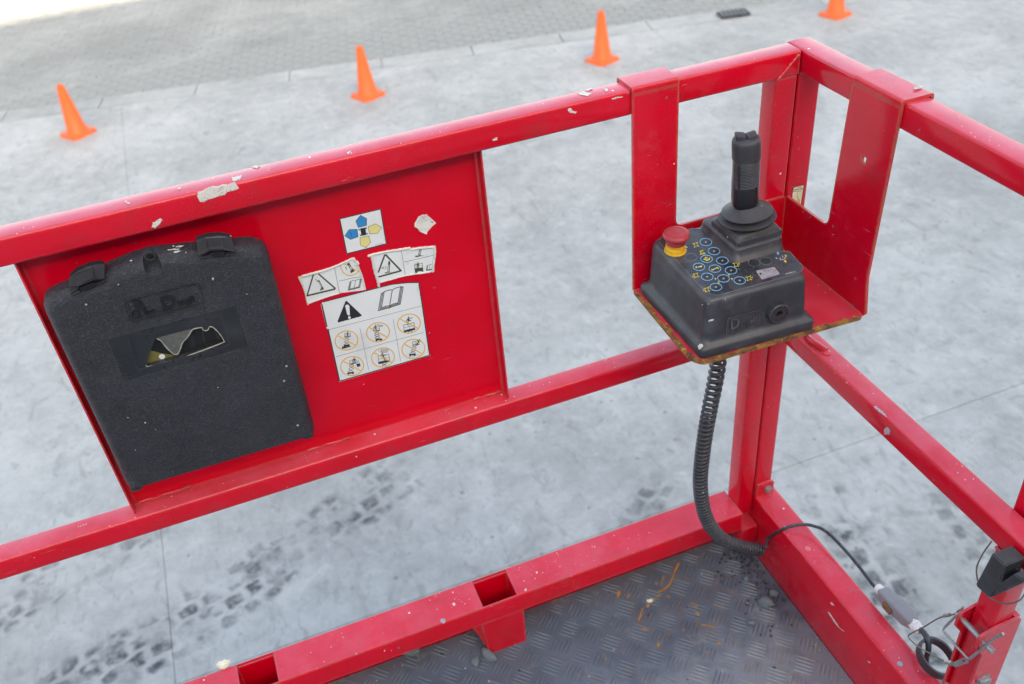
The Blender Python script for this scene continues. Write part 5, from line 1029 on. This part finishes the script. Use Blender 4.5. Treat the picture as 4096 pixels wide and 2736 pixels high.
patch('paint_fleck', [(545, 1525), (565, 1502), (595, 1500), (606, 1520), (590, 1545), (570, 1568), (550, 1556)], lambda x, y, k: onp(*zM(x, y), Vector((-.2755, -.2120, .765)) + Vector((-.64, -.76, .1)) * .0015 * k, Vector((-.64, -.76, .1)).normalized()), .5, WPAINT, cb, 3)

# ------------------------------------------------------------------ coiled cable, plug and cable ring
cord = thing('coiled_cable', 'black coiled control cable hanging from the tray down to the toe board', 'cable', (-.15, -.1, .03))
cp = [(1645, 838), (1638, 880), (1627, 935), (1617, 990), (1609, 1050), (1605, 1105), (1611, 1160), (1628, 1205), (1658, 1237), (1700, 1254), (1744, 1261)]
n = len(cp); path = []
for i, (x, y) in enumerate(cp):
    k = i / (n - 1); yy = -.128 + (.052) * k ** 1.5; path.append(on(*zD(x, y), 1, yy))
path = [path[0] + Vector((.004, .002, .105)), path[0] + Vector((.002, .001, .05))] + path
ps = spline(path, 24); L = [0]
for a, b in zip(ps, ps[1:]): L.append(L[-1] + (b - a).length)
tot = L[-1]; helix = []; ph = 0.0; s = 0.0; i = 0
t0_ = (ps[1] - ps[0]).normalized(); u = t0_.cross(Vector((0, 1, 0))).normalized()
step = .00042
while s < tot - .0005:
    while i < len(L) - 2 and L[i + 1] < s: i += 1
    f = (s - L[i]) / max(1e-9, L[i + 1] - L[i]); p = ps[i].lerp(ps[i + 1], f); t = (ps[i + 1] - ps[i]).normalized(); u = (u - t * u.dot(t)).normalized(); v = t.cross(u)
    pitch = .0098 + .0080 * max(0, 1 - s / .33) ** 1.3; dph = 2 * math.pi / 18; s += pitch / 18; ph += dph
    helix.append(p + (u * math.cos(ph) + v * math.sin(ph)) * .0110)
bm = B(); sweep(bm, helix, .0033, 9); finish(bm, 'coil', CORD, cord, 60)
e0 = ps[-1]; tail = [ps[-1] + Vector((-.008, .008, .004)), ps[-1] + Vector((.004, -.012, .022))]
tail += [on(*zB(860, 950), 0, -.003), on(*zB(1060, 830), 2, .1310), on(*zB(1230, 782), 0, .030), on(*zB(1400, 790), 0, .052), on(*zB(1600, 880), 0, .066), on(*zB(1900, 1190), 0, .073), on(*zB(2180, 1545), 0, .0745)]
pA, pB_ = on(*zG(250, 760), 0, .0745), on(*zG(572, 1085), 0, .0745)
tail += [pA.lerp(pB_, .04)]
bm = B(); sweep(bm, spline(tail, 12), .0034, 10); finish(bm, 'tail', CORD, cord, 60)
plug = thing('cable_connector', 'grey cable connector with white end glands lying outside the toe board', 'connector', pA.lerp(pB_, .5))
d = (pB_ - pA); Lp = d.length; d.normalize(); pu = Vector((1, 0, 0)); pu = (pu - d * pu.dot(d)).normalized(); pv = d.cross(pu)
def pring(h, a, b, r): return [pA + d * h + pu * (x - a) + pv * (y - b) for x, y in rrect(2 * a, 2 * b, r, 3)]
bm = B(); loft(bm, [pring(.006, .009, .0085, .004), pring(.012, .0125, .0125, .004), pring(.046, .0135, .0135, .004), pring(.0465, .0142, .0142, .004), pring(.0495, .0142, .0142, .004), pring(.050, .0136, .0136, .004), pring(.052, .0136, .0136, .004), pring(.0525, .0142, .0142, .004), pring(.056, .0142, .0142, .004), pring(.0565, .0138, .0138, .004), pring(Lp - .024, .0135, .0135, .004), pring(Lp - .008, .0095, .0095, .004)]); finish(bm, 'body', GREYPL, plug, 30)
bm = B(); lathe(bm, [(.0072, -.006), (.0086, -.004), (.0090, .004), (.0100, .0042), (.0100, .012)], pA, d, 12); finish(bm, 'gland', WHITEPL, plug, 25)
bm = B(); lathe(bm, [(.0105, -.012), (.0105, -.002), (.0092, -.0015), (.0090, .007), (.0075, .010), (.0050, .0104)], pB_, d, 12); finish(bm, 'gland', WHITEPL, plug, 25)
bm = B(); box(bm, pA.lerp(pB_, .42) - pu * .0165 - Vector((.002, .010, .010)), pA.lerp(pB_, .42) - pu * .0125 + Vector((.002, .012, .004)), .001); finish(bm, 'clip', RUSTST, plug, 20)
tl = thing('supply_cable', 'short black cable from the grey connector into the black cable ring', 'cable', on(*zG(650, 1250), 0, .07))
bm = B(); sweep(bm, spline([pB_, on(*zG(620, 1120), 0, .074), on(*zG(662, 1190), 0, .073), on(*zG(668, 1280), 0, .070), on(*zG(650, 1360), 0, .068), on(*zG(640, 1460), 0, .066), on(*zG(655, 1600), 0, .06)], 10), .0052, 12); finish(bm, 'sheath', CORD, tl, 60)
rg = thing('cable_ring', 'black rubber cable ring around the supply cable beside the folding post', 'ring', on(*zG(735, 1360), 0, .075))
ro = on(*zG(735, 1345), 0, .072); ra = Vector((.1, -.25, 1)).normalized()
bm = B(); ru = Vector((0, 1, 0)); ru = (ru - ra * ru.dot(ra)).normalized(); rw = ra.cross(ru); N_ = 40; prof = [(.0305, -.010), (.0320, -.0098), (.0325, .0), (.0320, .0098), (.0305, .010), (.0285, .0095), (.0280, 0), (.0285, -.0095)]
vs = [[bm.verts.new(ro + (ru * math.cos(2 * math.pi * k / N_) * 1.12 + rw * math.sin(2 * math.pi * k / N_) * .95) * r + ra * h) for r, h in prof] for k in range(N_)]
for k in range(N_):
    a, b = vs[k], vs[(k + 1) % N_]
    for i in range(8): bm.faces.new((a[i], a[(i + 1) % 8], b[(i + 1) % 8], b[i]))
finish(bm, 'band', RUBBER, rg, 40)
